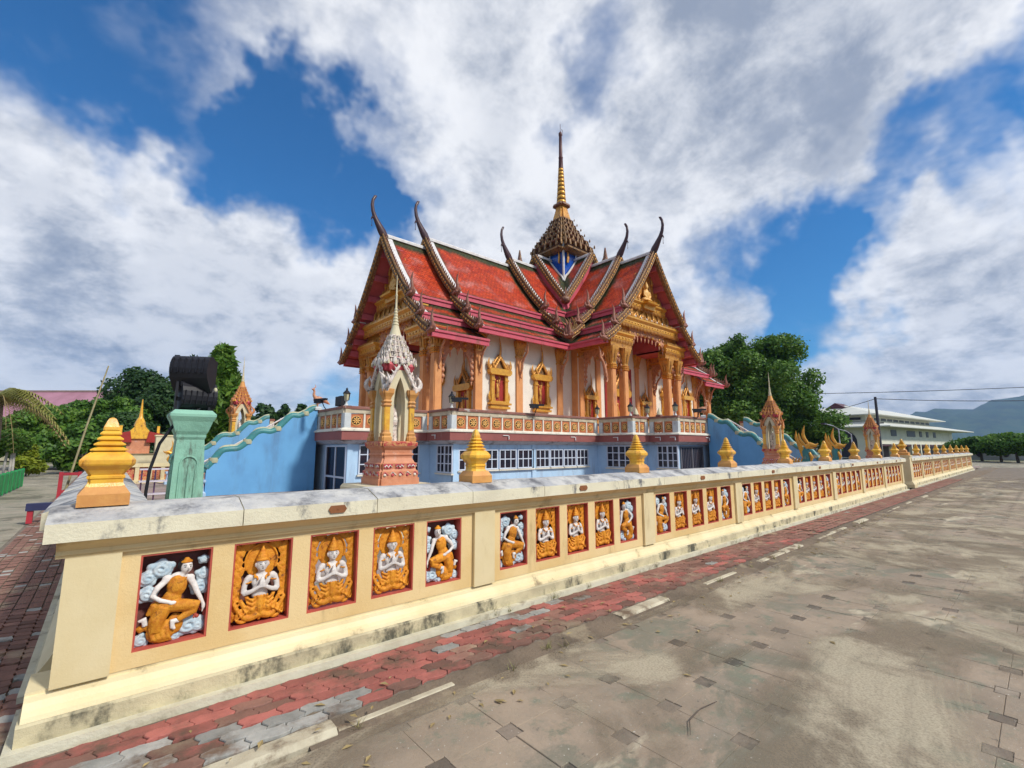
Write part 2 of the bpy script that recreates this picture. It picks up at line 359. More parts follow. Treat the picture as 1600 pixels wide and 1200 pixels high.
grit = dmr(dn(60, 4, .7, (1, 1, 1), (0, 0, 0)), .30, .62, .62, 1.)
ma = n_.new('ShaderNodeMath'); ma.operation = 'MULTIPLY'; l_.new(cov, ma.inputs[0]); l_.new(grit, ma.inputs[1])
cm_ = n_.new('ShaderNodeMix'); cm_.data_type = 'RGBA'; l_.new(dmr(dn(.8, 7, .65, (1, 1, 1), (9, 4, 0), .4), .44, .58), cm_.inputs[0]); cm_.inputs[6].default_value = (.26, .21, .15, 1); cm_.inputs[7].default_value = (.50, .43, .31, 1)
l_.new(cm_.outputs[2], b.inputs['Base Color']); l_.new(ma.outputs[0], b.inputs['Alpha'])
M['dust_film'] = dmt
df = MB().quad((-1.2, -14, ZR+.008), (40, -14, ZR+.008), (40, 3.0, ZR+.008), (-1.2, 3.0, ZR+.008)).build('dust', 'dust_film'); tag(df, 'patchy film of pale dust and dried mud over the paving', 'dust', None, 'stuff')
fr = MB(); fr.box(30, -40, -.15, 62, 3.0, ZR-.005); 
# pavement strip between wall and kerb: zigzag interlocking pavers
pavement = MB(); pavement.box(-.3, 3.2, -.15, 60, 3.95, -.022); pavement = struct(pavement.build('pavement', 'joint_dirt'))
def unipave(Lx, Wy):
    z = .016; a, b = Lx/2 - .003, Wy/2 - .003
    top = [(-a, -b), (-a/2, -b+z), (0, -b), (a/2, -b-z*.6), (a, -b), (a+z, -b/2), (a-z*.6, b/2), (a, b), (a/2, b-z*.6), (0, b), (-a/2, b+z), (-a, b), (-a-z*.6, b/2), (-a+z, -b/2)]
    m = MB(); m.loft([[(x, y, -.022) for x, y in top], [(x, y, -.005) for x, y in top], [(x*.97, y*.95, 0) for x, y in top]], cap=False); m.add([(x*.97, y*.95, 0) for x, y in top], [tuple(range(14))]); return m
LX, WY = .225, .108
ups = [unipave(LX, WY).mesh('pavement_brick', q) for q in ('paver_red', 'paver_grey', 'paver_brown')]
n_b = 0; rest = [MB(), MB(), MB()]
for i in range(0, 160):
    for j in range(6):
        x = -.24 + (i + (.5 if j % 2 else 0))*LX; y = 3.25 + j*WY
        if x > 36: continue
        pr = random.random(); band = math.sin(x*1.3 + j*.8) + .6*math.sin(x*.55 + 2.)
        k = 1 if (band > .55 and pr < .8 and x < 4) else (0 if pr < .86 - min(.75, max(0, x-2)*.12) else 2)
        if random.random() < .06: k = random.choice((0, 1, 2))
        z = random.gauss(0, .003) - .002 - (.012 if random.random() < .03 else 0)
        if n_b < 290:
            o = place(ups[k], 'pavement_brick', pavement, (x, y, z), random.gauss(0, .012)); o.rotation_euler.x = random.gauss(0, .012); n_b += 1
        else:
            rest[k].add([(v.co.x + x, v.co.y + y, v.co.z + z) for v in list(ups[k].vertices)[42:]], [tuple(range(14))])
for k, q in enumerate(('paver_red', 'paver_grey', 'paver_brown')):
    o = rest[k].build('distant_bricks', q, pavement); o['kind'] = 'stuff'
pm('silt', (.20, .15, .105), (.13, .10, .07), 2.2, rough=.95, bump=.9, bscale=26, dirt=(.30, .24, .16), dscale=1.6, dr=(.52, .66))
# kerb stones: pale near the corner, sunk and broken further on
kerb = struct(MB().prism([(2.93, -.12), (2.93, -.064), (3.04, -.052), (3.2, -.03), (3.34, -.006), (3.34, -.12)], 'x', 1.06, 60).build('kerb', 'silt'))
kx = -.6
while kx < 24:
    l = random.uniform(.85, 1.05); top = (.004 if kx < .2 else -.016 if kx < 1.2 else random.choice((-.041, -.045, -.037, -.047, -.055, -.03)))
    a, b = kx, kx + l - .015
    m_ = MB(); y0, y1 = 3.05 + random.gauss(0, .006), 3.19 + random.gauss(0, .006)
    m_.prism([(y0, -.16), (y1, -.16), (y1, top), (y0+.03, top), (y0, top-.03)], 'x', a, b)
    m_.build('kerb_stone', 'kerb', kerb); kx += l
# the lane on the left of the wall, its brick edge and the courtyard inside
struct(MB().box(-9, -6, -.15, -1.25, 70, -.03).build('lane', 'lane_concrete'))
bp_ = struct(MB().box(-1.24, -.5, -.15, -.27, 42, -.024).build('brick_path', 'joint_dirt'))
lb = [MB(), MB()]; nlb = 0
for j in range(0, 330):
    for i in range(8):
        x = -.32 - i*.115; y = 3.4 + (j + (.5 if i % 2 else 0))*.122*1.0
        if y > 40: continue
        if nlb < 200 and y > 4.2:
            k = 2 if random.random() < .93 else 1
            o = place(ups[k], 'path_brick', bp_, (x, y, random.gauss(-.003, .004)), random.gauss(0, .03)); o.scale = (.5, 1.05, 1); nlb += 1
        elif y > 4.2:
            z = random.gauss(-.004, .003); a, b = .052, .056
            lb[0 if random.random() < .94 else 1].add([(x-a, y-b, z), (x+a, y-b, z), (x+a, y+b, z), (x-a, y+b, z)], [(0, 1, 2, 3)])
for k, q in enumerate(('paver_brown', 'paver_grey')):
    o = lb[k].build('distant_bricks', q, bp_); o['kind'] = 'stuff'
struct(MB().box(.3, 4.3, -.15, 62, 62, .0).build('courtyard', 'courtyard_paving'))
# ------------------------------------------------------------------ boundary walls
def finial_mesh(square=False):
    """lotus-bud wall finial: block, waist, swelling bowl, stacked rings, point"""
    m = MB(); sec = (lambda p, mi: m.sq(p, m=mi, notch=.16)) if square else (lambda p, mi: m.oct(p, m=mi, ch=.36))
    m.sq([(.14, 0), (.14, .075), (.105, .125)], m=1)
    sec([(.108, .122), (.096, .145), (.096, .17), (.104, .176), (.104, .19), (.096, .198), (.118, .232), (.148, .262), (.152, .272), (.152, .296), (.128, .325), (.100, .348), (.082, .352)], 0)
    z = .352
    for r0, r1 in ((.104, .066), (.088, .056), (.073, .046), (.060, .038)):
        sec([(r1+.010, z), (r0, z+.006), (r0, z+.014), (r1+.006, z+.030), (r1-.002, z+.036)], 0); z += .036
    sec([(.046, z), (.044, z+.02), (.030, z+.058), (.020, z+.078), (.006, z+.086)], 0)
    m.v = [(x*.94, y*.94, z) for x, y, z in m.v]
    return m.mesh('finial', ['finial_gold', 'finial_base'])
FIN_SQ = finial_mesh(True)
FIN = finial_mesh()
def curl(mb, c, r, turns=1.6, rad=.014, y=-.03, a0=0, m=0, flip=1, squash=1.):
    pts, rr = [], []
    for i in range(22):
        t = i/21; a = a0 + flip*turns*2*math.pi*t; q = r*(1-.82*t)
        pts.append((c[0]+q*math.cos(a), y - .012*t, c[1]+q*math.sin(a)*squash)); rr.append(rad*(1-.35*t))
    return mb.tube(pts, rr, 6, m)
def praying_parts():
    """half-length worshipper with joined palms rising from lotus flames, before a halo"""
    sk = MB()
    sk.ell((0, -.03, .318), (.072, .036, .052)); sk.ell((0, -.028, .255), (.058, .038, .06)); sk.ell((0, -.026, .21), (.06, .036, .04))
    sk.tube([(0, -.03, .35), (0, -.038, .40)], [.026, .024], 10); sk.ell((0, -.048, .432), (.043, .042, .054)); sk.ell((0, -.058, .405), (.028, .03, .026))
    sk.ell((0, -.09, .428), (.008, .01, .014))
    for s in (-1, 1):
        sk.ell((s*.08, -.03, .338), (.028, .026, .026)); sk.ell((s*.03, -.034, .305), (.038, .026, .04)); sk.ell((s*.044, -.046, .43), (.008, .012, .018))
        sk.tube([(s*.092, -.034, .338), (s*.112, -.04, .285), (s*.118, -.05, .232)], [.023, .021, .019], 10)
        sk.tube([(s*.118, -.05, .232), (s*.07, -.075, .245), (s*.018, -.098, .275)], [.02, .017, .014], 10)
        sk.tube([(s*.012, -.1, .268), (s*.007, -.1, .31), (s*.004, -.096, .345)], [.015, .013, .006], 8)
    skin = remeshed(sk, .0055, 'relief_skin', 'figure', 2)
    g = MB()
    g.ell((0, .004, .452), (.118, .016, .132), n=28); g.tube([(.112*math.cos(a), -.012, .452+.126*math.sin(a)) for a in np.linspace(-.5, math.pi+.5, 26)], .009, 6)
    g.lathe([(.046, 0), (.047, .012), (.04, .024), (.04, .034), (.03, .05), (.03, .058), (.018, .075), (.018, .082), (.008, .1), (.002, .128)], (0, -.048, .458), 12)
    g.tube([(.05*math.cos(a), -.062 - .012*math.sin(a) if 1 else 0, .368+.034*math.sin(a)) for a in np.linspace(math.pi, 2*math.pi, 14)], .008, 6)
    for k in range(5): a = math.pi*(1.15+.175*k); g.ell((.055*math.cos(a), -.07, .368+.045*math.sin(a)), (.009, .008, .014), n=6, k=4)
    for s in (-1, 1):
        g.tube([(s*.066, -.05, .312), (s*.09, -.065, .308), (s*.118, -.045, .302)], .007, 6)
        # lotus-flame skirt: three nested upswept scrolls each side
        for k, (rx, z0, up) in enumerate(((.085, .175, .05), (.125, .13, .075), (.165, .075, .11))):
            pts = [(s*(.01+rx*t), -.055+.012*t, z0 - .045*math.sin(math.pi*t*.9) + up*t*t) for t in np.linspace(0, 1, 12)]
            g.tube(pts, [.026*(1-.62*t)+.004 for t in np.linspace(0, 1, 12)], 8)
        curl(g, (s*.105, .065), .052, 1.3, .016, -.04, math.pi/2 if s > 0 else math.pi/2, 0, -s)
        curl(g, (s*.15, .165), .03, 1.2, .011, -.035, -math.pi/2, 0, s)
        for k in range(3): g.tube([(s*.02, -.06, .2-.03*k), (s*.055, -.075, .178-.034*k), (s*.098, -.06, .2-.03*k)], [.012, .015, .003], 8)
        # flame field up both sides
        for k in range(6):
            z = .17 + k*.068; x = s*(.175 - .012*(k % 2))
            g.flame((x - s*.01, -.012, z - .02), .105, .062, (s*.012, 0), .45, curl=-.2*s)
        g.tube([(s*.196, .0, .04), (s*.192, .0, .3), (s*.198, .0, .58)], [.02, .024, .012], 6)
        g.tube([(s*.03, -.05, .19), (s*.022, -.06, .11), (s*.004, -.05, .03)], [.022, .02, .006], 8)
    for s in (-1, 1):
        g.tube([(s*.125, -.062, .25), (s*.11, -.075, .238)], .024, 8) if 0 else None
        for k in range(7):
            u = k/6; g.flame((s*(.05+.13*u), .0, .60-.10*u*u-.05), .08, .045, (s*.02, 0), .5, n=5, k=5, curl=.1*s)
        for k in range(9):
            z = .06+.058*k; g.flame((s*.185, -.012, z-.02), .10, .05, (-s*.012, 0), .4, n=6, k=6, curl=-.16*s); g.flame((s*.15, -.02, z-.01), .085, .04, (s*.03, 0), .5, n=5, k=5, curl=.12*s)
        for k in range(4): g.tube([(s*(.03+.03*k), -.064, .15-.02*k), (s*(.06+.032*k), -.078, .118-.022*k), (s*(.085+.03*k), -.06, .14-.015*k)], [.006, .009, .002], 6)
    for k in range(5): g.ell(((k-2)*.022, -.082, .205), (.009, .008, .011), n=6, k=4)
    g.tube([(0, -.062, .2), (0, -.072, .12), (0, -.055, .028)], [.03, .026, .006], 8)
    gold = remeshed(g, .0048, 'relief_gold', 'flames_and_halo')
    f = MB()
    for s in (-1, 1):
        f.ell((s*.016, -.087, .436), (.007, .003, .0024), n=8, k=5); f.tube([(s*.007, -.088, .447), (s*.016, -.0885, .450), (s*.026, -.083, .446)], .0013, 5)
    f.ell((0, -.088, .406), (.0075, .003, .0024), n=8, k=5)
    return [('figure', skin), ('halo_and_flames', gold), ('painted_features', f.mesh('features', 'relief_dark'))]
def cloud(mb, c, r, flip=1):
    mb.ell((c[0], -.006, c[1]), (r, .022, r*.82), n=14); curl(mb, c, r*.72, 1.7, r*.2, -.026, 1.2, 0, flip, .85)
    for a in (.4, 1.5, 2.7, 4.1, 5.3): mb.ell((c[0]+r*.8*math.cos(a), -.008, c[1]+r*.62*math.sin(a)), (r*.42, .02, r*.36), n=8, k=6)
def dancer_parts():
    """flying attendant kneeling on clouds, one arm out, long skirt trailing"""
    sk = MB()
    sk.ell((.058, -.052, .49), (.036, .036, .046)); sk.tube([(.045, -.045, .455), (.03, -.04, .425)], [.02, .024], 8); sk.ell((.07, -.088, .487), (.007, .009, .012))
    for a in ([(-.045, -.035, .42), (-.098, -.05, .372), (-.122, -.055, .325), (-.075, -.075, .292), (-.018, -.085, .272)], [(.088, -.035, .405), (.112, -.045, .36), (.128, -.055, .318), (.152, -.06, .27), (.172, -.06, .225)]):
        sk.tube(a, [.022, .02, .018, .015, .012], 10)
    sk.ell((-.008, -.09, .268), (.024, .014, .014)); sk.ell((.176, -.062, .208), (.013, .012, .026)); sk.tube([(.176, -.06, .2), (.17, -.06, .165)], [.01, .005], 6)
    sk.ell((-.048, -.03, .422), (.03, .028, .028)); sk.ell((.088, -.03, .408), (.028, .026, .026)); sk.ell((.02, -.03, .43), (.055, .03, .03))
    sk.tube([(-.145, -.045, .14), (-.155, -.05, .185), (-.185, -.05, .175)], [.018, .02, .01], 8)
    sk.tube([(.04, -.075, .145), (.0, -.075, .145), (.005, -.075, .105), (.02, -.075, .09)], [.018, .019, .016, .009], 8)
    skin = remeshed(sk, .0055, 'relief_skin', 'figure', 2)
    g = MB()
    g.ell((.012, -.045, .37), (.06, .042, .075)); g.ell((-.01, -.042, .295), (.056, .04, .055)); g.ell((-.03, -.045, .245), (.075, .046, .05))
    g.tube([(-.01, -.055, .245), (.07, -.075, .235), (.138, -.075, .222), (.12, -.075, .195), (.03, -.075, .148)], [.045, .042, .034, .03, .02], 10)
    g.tube([(-.05, -.05, .24), (-.085, -.055, .16), (-.09, -.055, .09)], [.05, .048, .036], 10)
    g.ell((-.055, -.04, .085), (.085, .035, .075)); g.ell((.02, -.035, .12), (.05, .03, .07))
    g.tube([(-.04, -.04, .3), (-.105, -.035, .25), (-.14, -.03, .2)], [.02, .03, .012], 8); g.tube([(-.13, -.02, .14), (-.175, -.02, .115), (-.195, -.02, .125)], [.03, .024, .006], 8)
    for k in range(4): g.tube([(-.12+.03*k, -.066, .12), (-.1+.028*k, -.074, .05), (-.05+.02*k, -.06, .018)], [.01, .012, .006], 6)
    g.tube([(.03*math.cos(a)+.03, -.075, .425+.022*math.sin(a)) for a in np.linspace(math.pi, 2*math.pi, 10)], .007, 6)
    g.lathe([(.038, 0), (.036, .012), (.02, .022), (.012, .036)], (.056, -.048, .518), 10)
    gold = remeshed(g, .0055, 'relief_gold', 'robe')
    c = MB()
    for q in ((-.155, .44, .05, 1), (-.085, .49, .062, -1), (-.15, .335, .052, -1), (.165, .42, .042, -1), (.15, .335, .052, 1), (.1, .09, .07, 1), (.155, .07, .042, -1), (-.16, .045, .044, 1), (-.06, .025, .032, -1), (.02, .03, .034, 1), (.16, .52, .03, 1)): cloud(c, q[:2], q[2]*1.2, q[3])
    cl = remeshed(c, .0052, 'relief_cloud', 'clouds')
    rd = MB()
    for k in range(16): rd.ell((.10+.09*random.random(), -.02, .125+.085*random.random()), (.014, .012, .014), n=6, k=4)
    rd.tube([(.19, 0, .02), (.195, 0, .3), (.19, 0, .2)], .012, 6)
    f = MB(); f.ell((.05, -.035, .505), (.043, .036, .048)); 
    for s in (-1, 1): f.ell((.062+s*.014, -.087, .494), (.007, .003, .003), n=8, k=5); f.tube([(.062+s*.006, -.088, .505), (.062+s*.016, -.088, .508), (.062+s*.024, -.083, .504)], .0016, 5)
    f.ell((.062, -.0885, .466), (.007, .003, .003), n=8, k=5)
    return [('figure', skin), ('robe', gold), ('cloud', cl), ('flower_cluster', rd.mesh('flowers', 'red_liner')), ('hair_and_features', f.mesh('hair', 'relief_dark'))]
PRAY = praying_parts(); DANCE = dancer_parts()
PW, PP, PZ0, PZ1, BAY = .41, .5445, .38, .99, 3.103
lm = MB(); t_ = .012
for (x0, x1, z0, z1) in ((-PW/2, -PW/2+t_, 0, .61), (PW/2-t_, PW/2, 0, .61), (-PW/2+t_, PW/2-t_, 0, t_), (-PW/2+t_, PW/2-t_, .61-t_, .61)): lm.box(x0, .004, z0, x1, .14, z1)
LINER = lm.mesh('liner', 'red_liner')
BACK = MB().box(-PW/2+.012, .12, .012, PW/2-.012, .138, .598).mesh('backing', pm('backing_brown', (.20, .075, .06), (.15, .06, .05), 8, rough=.8, bump=.2) and 'backing_brown')
def relief(parent, x, kind, detail=True, back=True):
    r = place(LINER, 'relief_panel', parent, (x, .09, PZ0))
    if back: place(BACK, 'backing', r)
    for nm, me in (DANCE if kind else PRAY):
        if not detail and nm in ('painted_features', 'hair_and_features', 'flower_cluster'): continue
        o = place(me, nm, r, (0, .075, 0), 0, (-1 if kind == 2 else 1, .78, 1))
        if nm in ('painted_features', 'hair_and_features', 'flower_cluster', 'cloud'): o['kind'] = 'stuff'
    return r
# wall local frame: x along, y into the compound (0 = cap's front edge line minus), front face at y=.09
def wall_section(w_, nb, detail, first=0, plaques=True, seed=1):
    rd = random.Random(seed); Lw = nb*BAY
    a, b = -.15, Lw + .13
    MB().prism([(-.06, -.03), (.56, -.03), (.56, .035), (-.06, .035)], 'x', a-.14, b+.1).build('footing', 'footing', w_)
    m = MB()
    for s in (1,):
        m.prism([(.0, .035), (.5, .035), (.5, .135), (.485, .15), (.015, .15), (0, .135)], 'x', a-.10, b+.06)
    m.build('plinth', 'plinth', w_)
    MB().prism([(.012, .15), (.022, .175), (.05, .20), (.075, .235), (.082, .262), (.095, .267), (.095, .285), (.405, .285), (.405, .267), (.43, .235), (.488, .15)], 'x', a-.085, b+.05).build('skirting', 'cream_skirt', w_)
    for i in range(nb+1):
        x = i*BAY; MB().box(x-.135, .055, .285, x+.135, .44, 1.03).build('post', 'cream_post', w_)
    for i in range(nb):
        x = i*BAY
        MB().box(x+.135, .09, .285, x+BAY-.135, .40, PZ0).build('bottom_rail', 'cream', w_)
        MB().box(x+.135, .09, PZ1, x+BAY-.135, .40, 1.03).build('top_rail', 'cream', w_)
        xs = [x + .235 + PP*k + PW/2 for k in range(5)]
        edges = [x+.135] + sum([[q-PW/2, q+PW/2] for q in xs], []) + [x+BAY-.135]
        for k in range(6): MB().box(edges[2*k], .09, PZ0, edges[2*k+1], .24, PZ1).build('mullion', 'cream', w_)
        for k in range(5): relief(w_, xs[k], 1 if k == 0 else 2 if k == 4 else 0, detail, not (detail and i == 0 and k in (2, 3)))
    MB().prism([(.06, 1.03), (.06, 1.045), (.045, 1.05), (.05, 1.075), (.02, 1.105), (-.015, 1.13), (-.02, 1.14), (.52, 1.14), (.45, 1.03)], 'x', a-.03, b+.02).build('moulding', 'cream', w_)
    # cap stones, one or two to a bay, sloping up to a flat ridge
    x = a - .09; k = 0
    while x < b + .08:
        nx = min(b + .10, x + BAY/3*rd.choice((1, 1, 1.5)))
        if b + .10 - nx < .4: nx = b + .10
        dz = rd.gauss(0, .0025); c = MB()
        c.prism([(-.05, 1.14), (.55, 1.14), (.55, 1.255+dz), (.535, 1.262+dz), (.34, 1.33+dz), (.16, 1.33+dz), (-.035, 1.264+dz), (-.05, 1.255+dz)], 'x', x+.003, nx-.003)
        for fi, f in enumerate(c.f):
            zs = [c.v[q][2] for q in f]
            if min(zs) > 1.25: c.m[fi] = 1
        c.build('cap_stone', ['capstone', 'cap_top'], w_); x = nx; k += 1
    for i in range(first, nb+1): place(FIN_SQ if i == 0 else FIN, 'finial', w_, (i*BAY + .01, .25, 1.325), rd.gauss(0, .02))
    if plaques:
        hx = MB(); q = [(-.075, 0), (-.055, .03), (.055, .03), (.075, 0), (.055, -.03), (-.055, -.03)]
        hx.prism(q, 'y', -.062, -.045); hx.prism([(-.008, -.004), (.008, -.004), (.008, .004), (-.008, .004)], 'y', -.066, -.062)
        me = hx.mesh('plaque', 'plaque_brown')
        for i in range(nb):
            place(me, 'plaque', w_, (i*BAY + 1.48, 0, 1.20))
    return w_
WY = 3.95
wall = thing('boundary_wall', 'long low cream wall with carved relief panels and gold finials beside the brick pavement', 'wall', (0, WY, 0))
wall_section(wall, 8, True)
wall2 = thing('boundary_wall', 'low cream relief wall beyond the gate opening, running on towards the roadside trees', 'wall', (26.75, WY+.02, 0))
wall_section(wall2, 8, False, 1, False, 5)
gp = thing('gate_pillar', 'plain cream gate pillar with gold finial at the opening in the long wall', 'pillar', (26.45, WY+.25, 0))
MB().sq([(.33, 0), (.33, .14), (.27, .26), (.25, .28), (.25, 1.30), (.28, 1.33), (.28, 1.38)]).build('shaft', 'cream_post', gp)
MB().sq([(.22, 1.38), (.22, 1.50), (.17, 1.52)]).build('pedestal', 'finial_base', gp); place(FIN, 'finial', gp, (0, 0, 1.515), 0, (1.1, 1.1, 1.0))
# side wall running away on the left
wall3 = thing('boundary_wall', 'side stretch of cream wall running away along the brick path on the left', 'wall', (.0, 4.6, 0), 0)
w3 = wall3; w3.rotation_euler = (0, 0, R(90)); w3.location = (.25, 4.72, 0)
def side_wall(w_, Ls):
    for nm, mt, pr in (('footing', 'footing', [(-.06, -.03), (.56, -.03), (.56, .035), (-.06, .035)]), ('plinth', 'plinth', [(.0, .035), (.5, .035), (.5, .135), (.485, .15), (.015, .15), (0, .135)]),
                       ('skirting', 'cream_skirt', [(.012, .15), (.05, .20), (.082, .262), (.095, .285), (.405, .285), (.43, .235), (.488, .15)]), ('panel', 'cream', [(.09, .285), (.40, .285), (.40, 1.03), (.09, 1.03)]),
                       ('moulding', 'cream', [(.06, 1.03), (.05, 1.075), (-.02, 1.14), (.52, 1.14), (.45, 1.03)])):
        MB().prism(pr, 'x', 0, Ls).build(nm, mt, w_)
    x = -.17
    while x < Ls:
        nx = x + 1.034; c = MB(); dz = random.gauss(0, .002)
        c.prism([(-.05, 1.14), (.55, 1.14), (.55, 1.255+dz), (.34, 1.33+dz), (.16, 1.33+dz), (-.035, 1.264+dz), (-.05, 1.255+dz)], 'x', x+.003, nx-.003)
        for fi, f in enumerate(c.f):
            if min(c.v[q][2] for q in f) > 1.25: c.m[fi] = 1
        c.build('cap_stone', ['capstone', 'cap_top'], w_); x = nx
    for i in range(1, int(Ls/BAY)+1): place(FIN, 'finial', w_, (i*BAY - .52, .25, 1.325))
side_wall(w3, 21)
# ------------------------------------------------------------------ temple materials
pm('pale_blue', (.46, .64, .82), (.40, .58, .77), 2, rough=.6, bump=.06, bscale=30, dirt=(.30, .38, .50), dscale=1.8, dr=(.50, .74), streak=6)
pm('stair_blue', (.145, .39, .68), (.125, .34, .62), 1.2, rough=.6, bump=.08, bscale=30, dirt=(.11, .23, .40), dscale=1.3, dr=(.48, .74), streak=5)
pm('cove_grey', (.50, .52, .58), (.36, .38, .43), 3, rough=.8, bump=.2, dirt=(.16, .15, .15), dscale=2.4, dr=(.50, .68), streak=2)
pm('maroon_band', (.30, .095, .08), (.25, .08, .07), 2, rough=.7, bump=.1, dirt=(.40, .26, .24), dscale=2.2, dr=(.6, .72), streak=3)
pm('white_sill', (.74, .69, .58), (.62, .57, .47), 3, rough=.7, dirt=(.30, .27, .22), dscale=2.6, dr=(.56, .74))
pm('rail_cream', (.58, .50, .36), (.46, .38, .26), 3, rough=.7, dirt=(.22, .18, .13), dscale=2.2, dr=(.52, .7), streak=2)
pm('post_grey', (.60, .63, .62), (.50, .53, .53), 3, rough=.7, dirt=(.3, .3, .29), dscale=2.5, dr=(.56, .74))
pm('rail_brown', (.27, .115, .085), (.20, .085, .065), 3, rough=.7, bump=.15, dirt=(.42, .38, .34), dscale=1.6, dr=(.62, .7))
pm('terracotta', (.56, .19, .075), (.46, .14, .05), 6, rough=.65, bump=.1, dirt=(.3, .12, .06), dscale=3, dr=(.56, .74))
pm('rosette_gold', (.86, .52, .17), (.74, .38, .10), 8, rough=.45)
pm('dark_hole', (.03, .015, .012), rough=.8)
pm('glass_dark', (.018, .022, .035), (.03, .02, .03), 2, rough=.08, spec=.5)
pm('white_wall', (.80, .76, .66), (.74, .69, .60), 1.2, rough=.75, bump=.06, bscale=30, dirt=(.52, .46, .38), dscale=.9, dr=(.55, .8), streak=3)
pm('salmon', (.68, .32, .12), (.60, .26, .095), 2.5, rough=.6, bump=.08, dirt=(.36, .16, .1), dscale=2, dr=(.56, .76), streak=3)
pm('gilt', (.70, .35, .065), (.54, .22, .045), 7, rough=.33, bump=.6, bscale=24, metal=.3, spec=.5, dirt=(.30, .10, .04), dscale=5, dr=(.52, .68))
pm('gilt_bright', (.76, .40, .055), (.62, .28, .04), 6, rough=.3, bump=.4, bscale=28, metal=.3, spec=.5)
pm('gilt_dark', (.32, .17, .055), (.17, .085, .035), 9, rough=.5, bump=.4, bscale=30, metal=.1, dirt=(.07, .05, .035), dscale=5, dr=(.48, .64))
pm('ornament_salmon', (.60, .30, .17), (.44, .18, .10), 8, rough=.55, bump=.2, dirt=(.26, .1, .07), dscale=5, dr=(.54, .7))
pm('barge_brown', (.24, .105, .065), (.14, .06, .042), 7, rough=.5, bump=.4, bscale=28, dirt=(.40, .27, .13), dscale=6, dr=(.52, .66))
pm('tip_brown', (.36, .15, .10), (.22, .085, .06), 7, rough=.5, bump=.2)
pm('horn_brown', (.07, .03, .035), (.045, .022, .03), 6, rough=.35)
pm('pink_fascia', (.58, .095, .135), (.50, .075, .11), 2, rough=.5, dirt=(.30, .09, .08), dscale=2, dr=(.54, .72), streak=2)
pm('maroon_soffit', (.52, .11, .14), (.44, .085, .11), 2, rough=.6)
pm('verge_white', (.70, .68, .66), (.56, .53, .52), 4, rough=.6, dirt=(.36, .31, .29), dscale=2.6, dr=(.55, .72))
pm('door_red', (.36, .03, .022), (.28, .025, .02), 5, rough=.45)
pm('tower_blue', (.02, .10, .46), (.015, .07, .36), 4, rough=.15, spec=.6)
pm('mast_maroon', (.10, .025, .022), rough=.45)
def tile_mat():
    m = bpy.data.materials.new('roof_tile'); m.use_nodes = True; t = m.node_tree; n_, l_ = t.nodes, t.links
    b = n_['Principled BSDF']; b.inputs['Roughness'].default_value = .55; b.inputs['Specular IOR Level'].default_value = .22
    uv = n_.new('ShaderNodeUVMap'); uv.uv_map = 'metres'; un = n_.new('ShaderNodeUVMap'); un.uv_map = 'field'; g = n_.new('ShaderNodeNewGeometry')
    def math_(op, a, c=None):
        q = n_.new('ShaderNodeMath'); q.operation = op
        for i, v in enumerate((a, c)):
            if v is None: continue
            if isinstance(v, (int, float)): q.inputs[i].default_value = v
            else: l_.new(v, q.inputs[i])
        return q.outputs[0]
    def noise(s, d=6, r=.6, vec=None):
        q = n_.new('ShaderNodeTexNoise'); l_.new(vec or g.outputs['Position'], q.inputs['Vector']); q.inputs['Scale'].default_value = s; q.inputs['Detail'].default_value = d; q.inputs['Roughness'].default_value = r; return q.outputs['Fac']
    def mr(v, a, c): q = n_.new('ShaderNodeMapRange'); q.interpolation_type = 'SMOOTHSTEP'; q.inputs[1].default_value = a; q.inputs[2].default_value = c; l_.new(v, q.inputs[0]); return q.outputs[0]
    def mx(f, a, c):
        q = n_.new('ShaderNodeMix'); q.data_type = 'RGBA'; l_.new(f, q.inputs[0])
        for i, v in ((6, a), (7, c)):
            if isinstance(v, tuple): q.inputs[i].default_value = v + (1,)
            else: l_.new(v, q.inputs[i])
        return q.outputs[2]
    s = n_.new('ShaderNodeSeparateXYZ'); l_.new(un.outputs[0], s.inputs[0])          # metres from the field's border, along and down
    edge = math_('MINIMUM', s.outputs[0], s.outputs[1])
    edge = math_('ADD', edge, math_('MULTIPLY', math_('SUBTRACT', noise(1.6, 7, .7), .5), .9))
    red = mx(mr(noise(2.2, 7, .65), .40, .62), (.60, .062, .011), (.44, .033, .010))
    red = mx(mr(noise(.55, 8, .6), .52, .66), red, (.60, .17, .13))
    green = mx(mr(noise(4, 6, .65), .42, .62), (.035, .055, .022), (.085, .07, .025))
    cc = mx(mr(edge, .38, .85), green, red)
    bk = n_.new('ShaderNodeTexBrick'); l_.new(uv.outputs[0], bk.inputs['Vector']); bk.inputs['Scale'].default_value = 1
    bk.inputs['Brick Width'].default_value = .24; bk.inputs['Row Height'].default_value = .20; bk.inputs['Mortar Size'].default_value = .012; bk.inputs['Mortar Smooth'].default_value = .6
    bk.inputs['Color1'].default_value = (1, 1, 1, 1); bk.inputs['Color2'].default_value = (.60, .60, .60, 1); bk.inputs['Mortar'].default_value = (.3, .3, .3, 1)
    ml = n_.new('ShaderNodeMix'); ml.data_type = 'RGBA'; ml.blend_type = 'MULTIPLY'; ml.inputs[0].default_value = .8; l_.new(cc, ml.inputs[6]); l_.new(bk.outputs['Color'], ml.inputs[7])
    l_.new(ml.outputs[2], b.inputs['Base Color'])
    bp = n_.new('ShaderNodeBump'); bp.inputs['Strength'].default_value = .9; bp.inputs['Distance'].default_value = .06; l_.new(bk.outputs['Fac'], bp.inputs['Height']); bp.invert = True
    l_.new(bp.outputs[0], b.inputs['Normal']); M['roof_tile'] = m
tile_mat()
XC, YC = 26.0, 23.8
